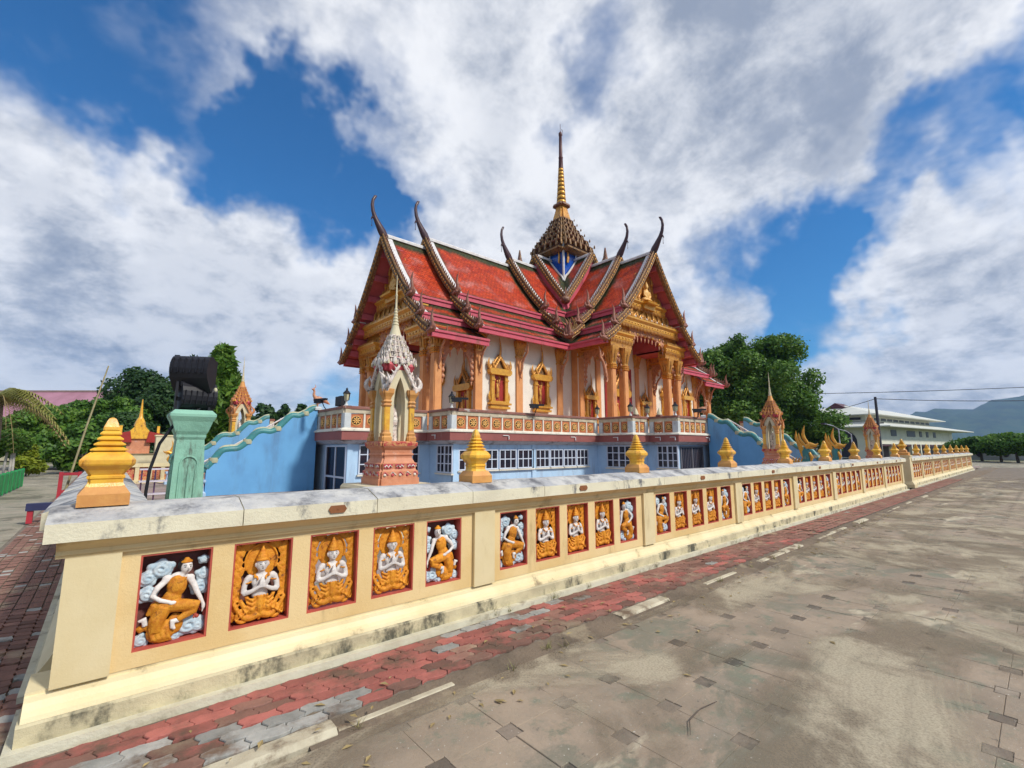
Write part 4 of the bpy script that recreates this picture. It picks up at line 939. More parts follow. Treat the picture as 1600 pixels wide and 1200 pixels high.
# columns
def column_mesh(h):
    m = MB(); m.sq([(.36, 0), (.36, .16), (.31, .22), (.33, .28), (.26, .36)], m=0, notch=.12)
    m.sq([(.235, .36), (.215, h-1.35)], m=0, notch=.2, cap=False)
    z = h-1.35
    for k in range(3): m.sq([(.25, z), (.29, z+.05), (.25, z+.10)], m=1, notch=.2); z += .11
    m.sq([(.225, z), (.23, z+.12), (.30, z+.55), (.38, z+.85), (.40, z+1.02)], m=1, notch=.18)
    for k in range(12):
        a = 2*math.pi*k/12; st = len(m.v); m.flame((.27, 0, z+.12), .75, .16, (.13, 0), .4, nrm='x', m=1, curl=.02, n=5, k=5); m.xf(Matrix.Rotation(a, 4, 'Z'), st)
    return m.mesh('column', ['salmon', 'gilt'])
HC = 7.72-ZF
COL = column_mesh(HC)
def valance(m, w_, zt, l0, l1, axis='y', at=0., c=0., mi=0):
    """carved arch plate: cusped lower edge rising to the middle, scroll bosses and pendants"""
    nc = max(4, int(w_/.42)); low = []
    for k in range(nc*6+1):
        t = k/(nc*6); u = abs(2*t-1); L_ = l0 + (l1-l0)*u**3.2; cusp = abs(math.sin(math.pi*t*nc))
        low.append((c+(t-.5)*w_, zt-L_+.16*cusp))
    for (p0, p1) in zip(low, low[1:]):
        q = [(p0[0], p0[1]), (p1[0], p1[1]), (p1[0], zt), (p0[0], zt)]
        m.prism(q, 'x' if axis == 'y' else 'y', at-.05, at+.05, mi)
    for k in range(nc+1):
        t = k/nc; u = abs(2*t-1); L_ = l0 + (l1-l0)*u**3.2; p = c+(t-.5)*w_*.97; st = len(m.v)
        m.flame((0, 0, 0), .34, .2, (0, 0), .5, nrm='x' if axis == 'y' else 'y', curl=.0, m=mi, n=5, k=5)
        m.xf(Matrix.Translation((at, p, zt-L_+.05) if axis == 'y' else (p, at, zt-L_+.05)) @ Matrix.Diagonal((1, 1, -1, 1)), st)
        zz = zt-.12
        while zz > zt-L_+.05:
            b_ = (at-.03, p, zz) if axis == 'y' else (p, at-.03, zz); m.ell(b_, (.09, .12, .12) if axis == 'y' else (.12, .09, .12), n=7, k=5, m=1 if (k % 2) else mi); zz -= .3
    return m
def bracket_mesh():
    m = MB(); m.tube([(0, -.02, 0), (0, -.16, .25), (0, -.20, .55), (0, -.34, .85), (0, -.62, 1.15), (0, -.66, 1.5), (0, -.78, 1.75)], [.05, .1, .085, .075, .08, .07, .025], 7, 0, True, (1, 0, 0, .6))
    m.flame((0, -.2, .6), .3, .12, (0, .1), .4, nrm='x'); m.flame((0, -.5, 1.2), .3, .12, (0, .14), .4, nrm='x'); m.flame((0, -.12, -.3), .4, .16, (0, 0), .4, nrm='x'); return m
BRK = bracket_mesh().mesh('eave_bracket', 'ornament_salmon')
def pilaster_at(x, y, rz, w_=.46, zt=7.75, bracket=True, arm=0):
    p = MB().box(-w_/2, -.10, 0, w_/2, .1, zt-ZF-.95, 0); p.box(-w_/2-.05, -.14, 0, w_/2+.05, .1, .22)
    z = zt-ZF-.95; p.box(-w_/2-.05, -.15, z, w_/2+.05, .1, z+.1, 1)
    p.loft([[(-w_/2, -.12, z+.1), (w_/2, -.12, z+.1), (w_/2, .1, z+.1), (-w_/2, .1, z+.1)], [(-w_/2-.14, -.3, z+.8), (w_/2+.14, -.3, z+.8), (w_/2+.14, .1, z+.8), (-w_/2-.14, .1, z+.8)], [(-w_/2-.14, -.3, z+.95), (w_/2+.14, -.3, z+.95), (w_/2+.14, .1, z+.95), (-w_/2-.14, .1, z+.95)]], 1)
    for k in range(3): p.flame((-w_/2+.08+k*(w_/2-.08), -.16, z+.12), .6, .16, (0, -.1), .4, m=1, n=5, k=5, curl=.02)
    M4 = Matrix.Rotation(arm, 4, 'Z') @ Matrix.Translation((x, y, ZF)) ; c = M4.translation
    o = p.build('pilaster', ['salmon', 'gilt'], tmp, c, rz+arm)
    if bracket: place(BRK, 'eave_bracket', o, (0, -.12, zt-ZF-1.85), 0)
    return o
def window_parts(w_=1.15, h_=1.42):
    """gilded window: base, side shafts, lintel, flaming gable; red shutters with gilt figures"""
    f = MB()
    f.box(-w_/2-.1, -.26, -.42, w_/2+.1, .02, -.30); f.box(-w_/2-.02, -.2, -.30, w_/2+.02, .02, -.2); f.box(-w_/2-.16, -.3, -.2, w_/2+.16, .02, -.10); f.box(-w_/2-.06, -.22, -.10, w_/2+.06, .02, 0)
    for s in (-1, 1):
        f.box(s*(w_/2-.2), -.18, 0, s*w_/2, .02, h_); f.box(s*(w_/2-.23), -.22, 0, s*(w_/2+.03), .0, .1); f.box(s*(w_/2-.23), -.22, h_*.78, s*(w_/2+.03), .0, h_*.84)
        f.flame((s*(w_/2+.06), -.12, 0), .55, .2, (s*.05, 0), .5, curl=.08*s)
    f.prism([(-w_/2-.08, h_), (w_/2+.08, h_), (w_/2+.2, h_+.12), (w_/2+.2, h_+.26), (w_/2+.1, h_+.34), (-w_/2-.1, h_+.34), (-w_/2-.2, h_+.26), (-w_/2-.2, h_+.12)], 'y', -.3, .02)
    frame = f.mesh('frame', 'gilt_bright')
    g = MB(); z = h_+.34
    for k, (hw, hh, y) in enumerate(((.62, .78, -.10), (.40, .62, -.2))):
        for s in (-1, 1):
            g.tube([(s*hw, y, z), (s*hw*.62, y, z+hh*.4), (s*hw*.3, y, z+hh*.72), (0, y, z+hh)], [.07, .075, .06, .05], 6)
            for q in range(5): t = (q+.5)/5; g.flame((s*hw*(1-t), y, z+hh*t*.95), .2, .1, (s*.05, 0), .5, n=5, k=4, curl=.05*s)
            g.flame((s*hw, y, z), .42, .18, (s*.10, 0), .5, curl=.1*s)
    g.flame((0, -.14, z+.6), 1.25, .2, (0, 0), .5, curl=.05); g.flame((0, -.2, z+.45), .7, .16, (0, 0), .5, curl=-.05); g.prism([(-.4, z), (.4, z), (0, z+.6)], 'y', -.12, .0, 1)
    for s in (-1, 1): g.flame((s*(w_/2+.12), -.15, z-.04), .62, .24, (s*.08, 0), .45, curl=.1*s)
    gable = g.mesh('window_gable', ['gilt', 'gilt_dark'])
    sh = MB().box(-w_/2+.2, -.04, 0, w_/2-.2, .02, h_).mesh('shutter', 'door_red')
    sp_ = MB(); sp_.tube([(-.12, -.06, .2), (-.1, -.08, .6), (-.14, -.06, 1.0)], [.09, .11, .05], 6); sp_.ell((-.12, -.07, 1.08), (.06, .05, .08))
    for k in range(7): sp_.flame((-.26+.05*k, -.05, .1+.17*k), .3, .13, (.03, 0), .4, n=5, k=4)
    for x in (-.32, .02): sp_.tube([(x, -.05, .03), (x, -.05, h_-.03)], .022, 5)
    fig = sp_.mesh('shutter_carving', 'gilt')
    return frame, gable, sh, fig
WF, WG, WS, WC = window_parts()
def temple_window(c, rz, name='window', sx=1.):
    o = place(WF, name, tmp, c, rz, (sx, 1, sx)); place(WG, 'window_gable', o); place(WS, 'shutter', o); place(WC, 'shutter_carving', o); return o
# walls
def wallbox(x0, y0, x1, y1, z1, nm='wall'): return MB().box(x0, y0, ZF, x1, y1, z1).build(nm, 'white_wall', tmp)
wallbox(-11.5, -4.4, 11.5, 4.4, 8.35); wallbox(-4.1, -4.95, 4.1, 4.95, 8.9, 'transept_wall')
MB().box(-11.54, -4.5, ZF, 11.54, 4.5, ZF+.25).build('wall_base', 'salmon', tmp); MB().box(-4.2, -5.05, ZF, 4.2, 5.05, ZF+.26).build('wall_base', 'salmon', tmp)
for sgn in (-1,):
    for X_ in (14.47, 17.37, 20.73): pilaster_at(X_-XC, -4.4, 0)
    for X_ in (31.2, 34.6, 37.5): pilaster_at(X_-XC, -4.4, 0)
    for X_ in (15.85, 19.1): temple_window((X_-XC, -4.4, 4.22), 0)
    for X_ in (32.9, 36.1): temple_window((X_-XC, -4.4, 4.22), 0)
MB().box(-4.13, -4.9, ZF, -4.07, -4.42, 8.0).build('return_strip', 'salmon', tmp)
# porch behind the front columns: pilasters, doors in gilt frames, red curtain wall
for x in (-3.85, -2.2, 2.2, 3.85): pilaster_at(x, -4.95, 0, .42, 8.3, False)
temple_window((0, -4.95, 3.0), 0, 'door', 1.5); temple_window((-3.05, -4.95, 3.6), 0, 'window', .8); temple_window((3.05, -4.95, 3.6), 0, 'window', .8)
MB().box(-1.5, -5.03, ZF+.3, 1.5, -4.96, 7.2).build('door_surround', 'door_red', tmp)
# end walls of the long arms: doors seen through the side arches
for s in (-1, 1):
    for y in (-3.2, 3.2):
        temple_window((s*11.5, y, 3.3), R(-90) if s < 0 else R(90), 'door', 1.05)
    temple_window((s*11.5, 0, 3.2), R(-90) if s < 0 else R(90), 'door', 1.5)
# front and back porches (arm turned so local -x points out), long-arm porches
def porch(rz, xcol, ys, xwall, hw, r_, ztop, rail=True):
    A = Matrix.Rotation(rz, 4, 'Z')
    for y in ys:
        for s in (-1, 1):
            c = A @ Vector((xcol, s*y, ZF)); place(COL, 'column', tmp, c, rz)
    b = MB(); [b.box(xcol-.28, s*(hw+.2), ztop, xcol+.28, s*1.95, ztop+.55) for s in (-1, 1)]
    for s in (-1, 1): b.box(xcol+.28, s*hw-.22, ztop, xwall, s*hw+.22, ztop+.5)
    b.build('beam', 'gilt', tmp, (0, 0, 0), rz)
    pc = MB(); pc.box(xcol+.1, -1.95, r_-4.95, xwall, 1.95, r_-4.85); [pc.box(xcol-.1, s*hw, ztop+.5, xwall, s*1.9, ztop+.6) for s in (-1, 1)]; [pc.box(xcol+.1, s*1.9, ztop+.5, xwall, s*1.97, r_-4.85) for s in (-1, 1)]; pc.build('porch_ceiling', 'maroon_soffit', tmp, (0, 0, 0), rz)
    v = MB(); yin = min(ys); valance(v, 3.9, r_-5.1, .55, 1.15, 'y', xcol-.12); valance(v, 2*yin-.5, ztop+.02, .02, 1.0, 'y', xcol) if 0 else None; yo = max(ys)
    for s in (-1, 1): valance(v, yo-yin-.45, ztop, .5, 1.5, 'y', xcol, s*(yo+yin)/2)
    for s in (-1, 1): valance(v, xwall-xcol-.7, ztop, .5, 2.0, 'x', s*hw, (xcol+xwall)/2)
    v.build('arch_valance', ['ornament_salmon', 'gilt'], tmp, (0, 0, 0), rz)['kind'] = 'stuff'
    for s in (-1, 1):
        for xx, ar in ((xcol, 0),):
            c = A @ Vector((xx, s*(hw+.22), 7.7-1.85)); place(BRK, 'eave_bracket', tmp, c, rz + (0 if s < 0 else math.pi))
    rl = MB()
    for s in (-1, 1):
        rl.box(xcol+.3, s*hw-.06, ZF+.55, xwall-.1, s*hw+.06, ZF+.68)
        for k in range(8): x = xcol+.4+(xwall-xcol-.6)*k/7; rl.box(x-.04, s*hw-.03, ZF, x+.04, s*hw+.03, ZF+.55)
    if rail: rl.build('porch_rail', 'rail_brown', tmp, (0, 0, 0), rz)
porch(R(90), -7.2, (2.5, 3.72), -4.95, 3.85, 14.4, 7.72)
porch(R(0), -14.05, (3.25, 4.3), -11.5, 4.3, 13.75, 7.2); porch(R(180), -14.05, (3.25, 4.3), -11.5, 4.3, 13.75, 7.2)
# roofs: long arms (three tiers), transepts (two), and the crossing
for rz in (0, R(180)):
    roof_tier(13.75, -15.1, -11.6, False, rz, purlins=1.0); roof_tier(14.42, -12.35, -5.3, False, rz); roof_tier(15.0, -5.55, 0, True, rz); pediment(13.75, -14.15, rz)
for rz in (R(90), R(270)):
    roof_tier(14.42, -8.1, -5.1, False, rz, purlins=1.0); roof_tier(15.0, -5.4, 0, True, rz)
pediment(14.42, -7.25, R(90))
def crossing(rz):
    root = roof_tier(16.0, -3.0, 0, True, rz, maxd=3.0, tips=False, chofa=False)
    for s in (-1, 1): MB().prism([(0, 15.8), (s*3.0, 11.85), (s*3.25, 10.75), (s*.9, 13.6), (0, 14.6)], 'x', -2.92, -2.72).build('flashing', 'pink_fascia', root)
    for s in (-1, 1): MB().tube([(-1.44, 0, 15.95), (-1.44, s*.95, 14.75), (-1.42, s*1.2, 14.5), (-1.42, s*1.42, 14.05)], .09, 6).build('tower_flashing', 'verge_white', root)
for rz in (0, R(90), R(180), R(270)): crossing(rz)
for sx, sy in ((-1, -1), (1, -1), (-1, 1), (1, 1)):
    k = MB(); cx, cy = sx*5.15, sy*5.15
    for q in range(5):
        a = math.atan2(sy, sx) + R(-60+30*q); k.flame((cx+.25*math.cos(a), cy+.25*math.sin(a), 8.75), .8+.15*(q % 2), .3, (.25*math.cos(a), .25*math.sin(a)), .5)
    k.ell((cx, cy, 8.75), (.35, .35, .3)); k.build('valley_ornament', 'gilt_dark', tmp)
    k = MB(); k.flame((sx*3.05, sy*3.05, 11.9), .9, .3, (0, 0), .6, curl=.02); k.ell((sx*3.0, sy*3.0, 11.85), (.34, .34, .28)); k.build('valley_ornament', 'barge_brown', tmp)
# crossing tower and spire
tw = MB().sq([(1.3, 13.0), (1.3, 17.1)]).build('tower', 'tower_blue', tmp)
tm = MB()
for sx in (-1, 1):
    for sy in (-1, 1):
        tm.box(sx*1.28, sy*1.28, 14, sx*1.4, sy*1.4, 17.3)
        for ax in (0, 1):
            tm.flame((sx*(1.42 if ax else .95), sy*(.95 if ax else 1.42), 15.6), 1.3, .35, (0, 0), .4, m=1, curl=.05)
    tm.box(sx*1.42-.02, -.03, 14.4, sx*1.42+.02, .03, 17.2); tm.box(-.03, sx*1.42-.02, 14.4, .03, sx*1.42+.02, 17.2)
tm.build('tower_trim', ['verge_white', 'gilt'], tw)
spire = MB().sq([(1.6, 16.45), (1.95, 16.6), (1.95, 16.72), (1.6, 16.9)], notch=.25).build('spire', 'gilt_dark', tmp)
lev = [(1.95, 16.8), (1.68, 17.4), (1.38, 17.95), (1.12, 18.45), (.90, 18.9), (.74, 19.35)]
for i, (r0, z0) in enumerate(lev):
    r1, z1 = lev[i+1] if i+1 < len(lev) else (.6, 19.8); h = z1-z0
    t = MB(); t.sq([(r0*.84, z0), (r0*.80, z0+h*.6), (r0*.98, z0+h*.72), (r0*1.0, z0+h*.84), (r1*.9, z0+h)], notch=.25)
    n = 3 if i < 3 else 2
    for q in range(4):
        st = len(t.v)
        for k in range(-n, n+1):
            y = k*r0*.92/n; big = 1.35 if k == 0 else 1.0
            xx = r0*(1.0 if abs(k) < n else .82)
            t.flame((-xx, y, z0+h*.02), h*1.0*big, r0*.30/n*1.9, (h*.10, 0), .5, m=1, nrm='x', curl=.0, n=5, k=5)
            t.flame((-xx*.94, y+r0*.4/n, z0+h*.70), h*.5, r0*.2/n*2, (.0, 0), .45, m=1, nrm='x', curl=.0, n=5, k=4)
        t.xf(Matrix.Rotation(q*math.pi/2, 4, 'Z'), st)
    t.build('spire_tier', ['barge_brown', 'gilt_dark'], spire)
b = MB(); b.sq([(.60, 19.8), (.54, 20.1), (.42, 20.6), (.36, 20.98)], notch=.3)
for q in range(4):
    for k in (-1, 0, 1):
        st = len(b.v); b.flame((-.56, k*.26, 19.85), .95, .2, (.2, -k*.1), .4, nrm='x', curl=.0, n=5, k=5); b.xf(Matrix.Rotation(q*math.pi/2, 4, 'Z'), st)
b.build('spire_bell', 'gilt', spire)
b = MB(); b.sq([(.42, 20.95), (.58, 21.02), (.52, 21.2), (.38, 21.26)], notch=.25); b.build('spire_collar', 'barge_brown', spire)
z = 21.2; r0 = .40
for k in range(9):
    h = .42-.016*k; g_ = MB(); g_.lathe([(r0*.72, z), (r0, z+h*.2), (r0*.98, z+h*.7), (r0*.7, z+h*.95)], n=10); g_.build('spire_ring', 'gilt_bright' if k % 1 == 0 else 'gilt_dark', spire)
    d_ = MB(); d_.lathe([(r0*.78, z+h*.9), (r0*.95, z+h*.98), (r0*.72, z+h*1.06)], n=10); d_.build('spire_ring', 'barge_brown', spire); z += h; r0 *= .93
m_ = MB(); m_.lathe([(.20, z), (.17, z+.9), (.20, z+.95), (.16, z+1.0), (.12, 27.3), (.15, 27.35), (.15, 27.55), (.05, 27.7)], n=10); m_.tube([(0, 0, 27.6), (0, 0, 28.4)], .02, 5); m_.build('spire_mast', 'mast_maroon', spire)
for a in (0, 1, 2):
    MB().tube([(.12*math.cos(t), .12*math.sin(t)*0 + .02*a, 27.9) if 0 else (.18+.12*math.sin(t), .02, 27.75+.3*math.cos(t)-.05*a) for t in np.linspace(0, 2.2, 8)], .012, 4).build('tip_hoop', 'mast_maroon', spire)
for sx, sy in ((-1, 1), (1, -1), (1, 1), (-1, -1)):
    if (sx, sy) == (-1, -1): continue
    MB().sq([(.35, 15.8), (.38, 16.4), (.24, 16.6), (.28, 17.0), (.14, 17.4), (.04, 18.2)], (sx*2.4, sy*2.4, -.75), notch=.25).build('corner_turret', 'barge_brown', tmp)
# ------------------------------------------------------------------ boundary-stone shrines
pm('shrine_terracotta', (.62, .27, .15), (.54, .21, .11), 6, rough=.6, bump=.3, bscale=30, dirt=(.60, .38, .30), dscale=4, dr=(.56, .7))
pm('shrine_lozenge', (.50, .15, .08), (.60, .30, .12), 14, mixr=(.47, .53), rough=.6, bump=.5, bscale=30, dirt=(.42, .02, .04), dscale=9, dr=(.53, .58))
pm('shrine_cream', (.68, .60, .40), (.60, .52, .34), 4, rough=.6, dirt=(.40, .36, .26), dscale=3, dr=(.56, .74), streak=3)
pm('shrine_white', (.76, .69, .62), (.60, .48, .42), 12, mixr=(.42, .58), rough=.75, bump=.5, bscale=30, dirt=(.10, .09, .08), dscale=10, dr=(.52, .64))
pm('shrine_green', (.02, .26, .14), rough=.4); pm('shrine_pink', (.56, .08, .10), rough=.55)
def shrine(label, loc, s=1., crown='shrine_white', plinth=1.3, group=None, parts=True):
    """open four-post shelter on a moulded pedestal, pointed arches, layered crown and needle spire (unit: about 5.5 tall)"""
    t = thing('shrine', label, 'shrine', loc, 0, group); t.scale = (s, s, s)
    MB().sq([(1.0, 0), (1.0, plinth-.08), (.95, plinth)]).build('plinth', 'shrine_cream', t); z = plinth
    MB().sq([(.60, z), (.60, z+.17)], notch=.1).build('pedestal', 'shrine_terracotta', t)
    lz = MB(); lz.sq([(.57, z+.17), (.575, z+.35), (.54, z+.37)], notch=.1)
    for q in range(4):
        st = len(lz.v)
        for k in range(-2, 3):
            y0 = k*.22; c_ = [(-.585, y0-.10, z+.26), (-.585, y0, z+.345), (-.585, y0+.10, z+.26), (-.585, y0, z+.18), (-.585, y0-.10, z+.26)]; lz.tube(c_, .014, 5, 1 + (k % 2)); lz.ell((-.58, y0, z+.262), (.03, .045, .04), n=6, k=4, m=2 - (k % 2))
        lz.xf(Matrix.Rotation(q*math.pi/2, 4, 'Z'), st)
    lz.build('lozenge_band', ['shrine_terracotta', 'shrine_pink', 'shrine_white'], t)
    m = MB(); m.sq([(.54, z+.37), (.52, z+.42), (.55, z+.56), (.50, z+.58)], notch=.1)
    for q in range(4):
        st = len(m.v)
        for k in (-1, 0, 1): m.add([(-.555, k*.34-.14, z+.55), (-.555, k*.34+.14, z+.55), (-.542, k*.34+.09, z+.43), (-.542, k*.34-.09, z+.43)], [(0, 1, 2, 3)], 1); m.tube([(-.56, k*.34-.10, z+.47), (-.565, k*.34-.05, z+.52), (-.565, k*.34, z+.46), (-.565, k*.34+.05, z+.52), (-.56, k*.34+.10, z+.47)], .018, 5, 2)
        m.xf(Matrix.Rotation(q*math.pi/2, 4, 'Z'), st)
    m.build('flower_band', ['shrine_terracotta', 'shrine_pink', 'shrine_white'], t)
    MB().sq([(.50, z+.58), (.44, z+.70), (.44, z+.76), (.47, z+.78), (.47, z+.82), (.44, z+.84), (.45, z+.92), (.53, z+1.0), (.53, z+1.03)], notch=.1).build('waist', 'shrine_terracotta', t)
    MB().sq([(.55, z+1.03), (.56, z+1.12), (.50, z+1.16)], notch=.1).build('rim', 'shrine_lozenge', t); z += 1.16
    for sx in (-1, 1):
        for sy in (-1, 1):
            c = (sx*.37, sy*.37, z); p = MB(); p.sq([(.14, 0), (.14, .1), (.11, .14), (.12, .2), (.09, .24), (.085, .30)], c, m=2, notch=.2); p.sq([(.085, .30), (.085, .92)], c, notch=.2); p.sq([(.09, .92), (.12, .97), (.09, 1.02), (.12, 1.07), (.09, 1.12), (.11, 1.2), (.16, 1.30), (.165, 1.42)], c, m=2, notch=.2)
            for a, b in ((sx, 0), (0, sy)):
                if a: p.box(c[0]-a*.1, c[1]-.035, z+.3, c[0]-a*.085, c[1]+.035, z+.92, 1)
                if b: p.box(c[0]-.035, c[1]-b*.1, z+.3, c[0]+.035, c[1]-b*.085, z+.92, 1)
            p.build('post', ['finial_gold', 'shrine_green', 'finial_base'], t)
    # arches: cream pointed arch plates on four sides with carved gables above
    for q in range(4):
        a = q*math.pi/2; m = MB()
        out = [(-.30, 0), (-.25, 0), (-.25, 1.15), (-.2, 1.42), (-.1, 1.66), (0, 1.86), (.1, 1.66), (.2, 1.42), (.25, 1.15), (.25, 0), (.30, 0), (.34, 1.2), (.36, 1.5), (.18, 1.88), (0, 2.15), (-.18, 1.88), (-.36, 1.5), (-.34, 1.2)]
        n = len(out); k = n//2
        inn, ou = out[1:10], [out[0]] + out[:9:-1]
        L1 = [(-.17, 0), (-.17, 1.1), (-.14, 1.38), (-.08, 1.58), (0, 1.78), (.08, 1.58), (.14, 1.38), (.17, 1.1), (.17, 0)]; L2 = [(-.30, 0), (-.33, 1.15), (-.36, 1.5), (-.18, 1.88), (0, 2.15), (.18, 1.88), (.36, 1.5), (.33, 1.15), (.30, 0)]
        for (p0, p1), (q0, q1) in zip(zip(L1, L1[1:]), zip(L2, L2[1:])): m.prism([p0, p1, q1, q0], 'y', -.41, -.20)
        m.xf(Matrix.Translation((0, 0, z)) @ Matrix.Identity(4)); o = m.build('arch', 'shrine_cream', t, (0, 0, 0), a)
        g_ = MB()
        for s_ in (-1, 1):
            g_.tube([(s_*.42, -.46, z+1.42), (s_*.3, -.48, z+1.7), (s_*.14, -.48, z+1.98), (0, -.48, z+2.2)], [.05, .05, .045, .03], 6)
            for k in range(6): u = (k+.5)/6; g_.flame((s_*.42*(1-u), -.47, z+1.45+.74*u), .2, .1, (s_*.04, 0), .5, n=5, k=4)
            g_.flame((s_*.46, -.44, z+1.38), .5, .2, (s_*.1, 0), .5); g_.ell((s_*.46, -.44, z+1.42), (.1, .09, .13), n=8, k=6)
        g_.build('arch_carving', crown, o)
        MB().prism([(-.25, z+2.05), (.25, z+2.05), (.12, z+2.35), (-.12, z+2.35)], 'y', -.40, -.34).build('arch_tympanum', 'shrine_pink', o)
    MB().sq([(.40, z+1.95), (.46, z+2.1), (.42, z+2.2)], notch=.2).build('cornice', 'shrine_pink', t)
    zz = z+2.15; r = .48
    for i in range(5):
        h = .2-.012*i; m = MB(); m.sq([(r*.85, zz), (r*.8, zz+h*.7), (r*.95, zz+h*.8), (r*.75, zz+h)], notch=.2)
        for q in range(4):
            st = len(m.v)
            for k in (-2, -1, 0, 1, 2): m.flame((-r*(.96 if abs(k) < 2 else .86), k*r*.42, zz-.02), h*1.25, r*.40, (-.05*h, 0), .5, nrm='x', n=6, k=5, curl=.04); m.flame((-r*.86, k*r*.42+r*.2, zz-.01), h*.95, r*.26, (-.04*h, 0), .5, nrm='x', n=5, k=4, curl=-.05); m.flame((-r*1.0, k*r*.42, zz-.03), h*.6, r*.22, (-.08*h, 0), .5, nrm='x', n=5, k=4, curl=0, m=1)
            m.xf(Matrix.Rotation(q*math.pi/2, 4, 'Z'), st)
        m.build('crown_tier', [crown, 'shrine_cream' if crown == 'shrine_white' else 'finial_gold'], t); zz += h; r *= .80
    top = 'shrine_white' if crown == 'shrine_white' else 'finial_base'
    MB().lathe([(.19, zz-.05), (.15, zz+.1), (.11, zz+.24), (.10, zz+.3)], n=10).build('bell', 'shrine_cream' if crown == 'shrine_white' else 'finial_base', t); zz += .3
    m = MB(); rr = .10
    for k in range(6): m.lathe([(rr*.7, zz), (rr, zz+.03), (rr*.9, zz+.07), (rr*.65, zz+.09)], n=10); zz += .09; rr *= .86
    m.lathe([(rr*.8, zz), (rr*.7, zz+.35), (rr*.9, zz+.38), (rr*.55, zz+.44), (rr*.3, zz+.8), (.006, zz+1.0)], n=8); m.build('needle', 'shrine_cream', t)
    # the sacred leaf-shaped stone inside
    MB().prism([(-.2, z), (.2, z), (.17, z+.3), (.21, z+.6), (.12, z+.85), (0, z+1.02), (-.12, z+.85), (-.21, z+.6), (-.17, z+.3)], 'x', -.06, .06).build('boundary_stone', 'shrine_white', t)
    return t
GS = 'boundary stone shrines round the temple'
shrine('terracotta and cream shrine with a weathered white crown, right behind the relief wall', (4.50, 9.05, 0), .75, 'shrine_white', 1.29, GS)
pm('shrine_orange', (.62, .28, .10), (.48, .16, .07), 10, rough=.55, bump=.4, bscale=30, dirt=(.25, .07, .05), dscale=6, dr=(.52, .66))
shrine('golden shrine with an orange crown in front of the front steps nagas', (21.75, 7.75, 0), .69, 'shrine_orange', 1.25, GS)
shrine('small orange shrine standing before the two-storey hall', (38.4, 7.6, 0), .70, 'shrine_orange', 1.1, GS)
shrine('orange crowned shrine rising behind the left naga balustrade', (5.35, 29.0, 0), .93, 'shrine_orange', 1.25, GS)
# ------------------------------------------------------------------ lamp post with floodlights
pm('verdigris', (.26, .50, .37), (.20, .40, .30), 4, rough=.6, bump=.3, bscale=30, dirt=(.10, .13, .10), dscale=5, dr=(.52, .66), streak=4)
pm('black_metal', (.018, .018, .024), (.012, .012, .016), 4, rough=.5, spec=.25); pm('glass_pale', (.6, .55, .35), rough=.2)
lp = thing('lamp_post', 'weathered green fluted lamp pedestal with black floodlights behind the wall corner', 'lamp post', (.76, 7.0, 0)); lp.scale = (.68, .68, 1)
MB().sq([(.34, 0), (.34, .3), (.29, .4), (.26, .55), (.215, 1.72), (.205, 1.80), (.225, 1.83), (.225, 1.86)], notch=.0).build('shaft', 'verdigris', lp)
m = MB()
for q in range(4):
    st = len(m.v)
    for k in (-.11, 0, .11): m.tube([(k, -.262, .6), (k, -.232, 1.3), (k, -.226, 1.5)], [.03, .026, .01], 6)
    m.tube([(-.15, -.27, .6), (-.13, -.232, 1.45)] + [(-.13*math.cos(a), -.228, 1.5+.1*math.sin(a)) for a in np.linspace(.1, math.pi-.1, 8)] + [(.13, -.232, 1.45), (.15, -.27, .6)], .016, 5)
    m.xf(Matrix.Rotation(q*math.pi/2, 4, 'Z'), st)
m.build('fluting', 'verdigris', lp)
MB().sq([(.22, 1.86), (.25, 1.9), (.30, 2.02), (.345, 2.08), (.345, 2.11), (.28, 2.16)]).build('capital', 'verdigris', lp)
def floodlight(parent, c, s, rz, tilt, nm='floodlight'):
    m = MB(); w_ = .62*s
    pr = [(.16*s*math.cos(a)-.02*s, .16*s*math.sin(a)) for a in np.linspace(R(70), R(250), 10)]; pr = [(x*1.25, z*1.15) for x, z in pr] + [(.06*s, -.25*s), (.22*s, -.2*s), (.16*s, .2*s)]
    m.prism(pr, 'x', -w_/2, w_/2); m.box(-w_/2+.03*s, .16*s, -.16*s, w_/2-.03*s, .215*s, .15*s, 1); [m.box(-w_/2+.1*s*k_+.04*s, -.235*s, -.09*s, -w_/2+.1*s*k_+.055*s, -.16*s, .1*s) for k_ in range(6)]; m.box(-w_/2-.02*s, -.08*s, .13*s, -w_/2+.06*s, .16*s, .19*s)
    o = m.build(nm, ['black_metal', 'glass_dark'], parent, c, rz); o.rotation_euler = (tilt, 0, rz); return o
floodlight(lp, (-.03, .0, 2.66), 1.0, R(-30), R(-14)); floodlight(lp, (.06, .06, 2.36), .9, R(10), R(12))
m = MB(); m.tube([(0, 0, 2.14), (0, 0, 2.34)], .018, 6); m.box(-.28, -.03, 2.14, -.24, .03, 2.62); m.box(.24, -.03, 2.14, .28, .03, 2.62); m.box(-.26, -.03, 2.28, .28, .03, 2.33); m.build('lamp_bracket', 'black_metal', lp)
MB().ell((.33, -.05, 2.43), (.035, .03, .04)).build('photocell', 'glass_pale', lp)
hz = MB().tube([(-.36, -.1, .0), (-.36, -.1, 1.2), (-.345, -.1, 1.45), (-.28, -.1, 1.75), (-.16, -.1, 1.98), (.02, -.05, 2.12), (.1, 0, 2.2)], .017, 7).build('cable', 'black_metal', None, (.74, 7.0, 0)); tag(hz, 'black cable arching up to the floodlights on the green pedestal', 'cable')
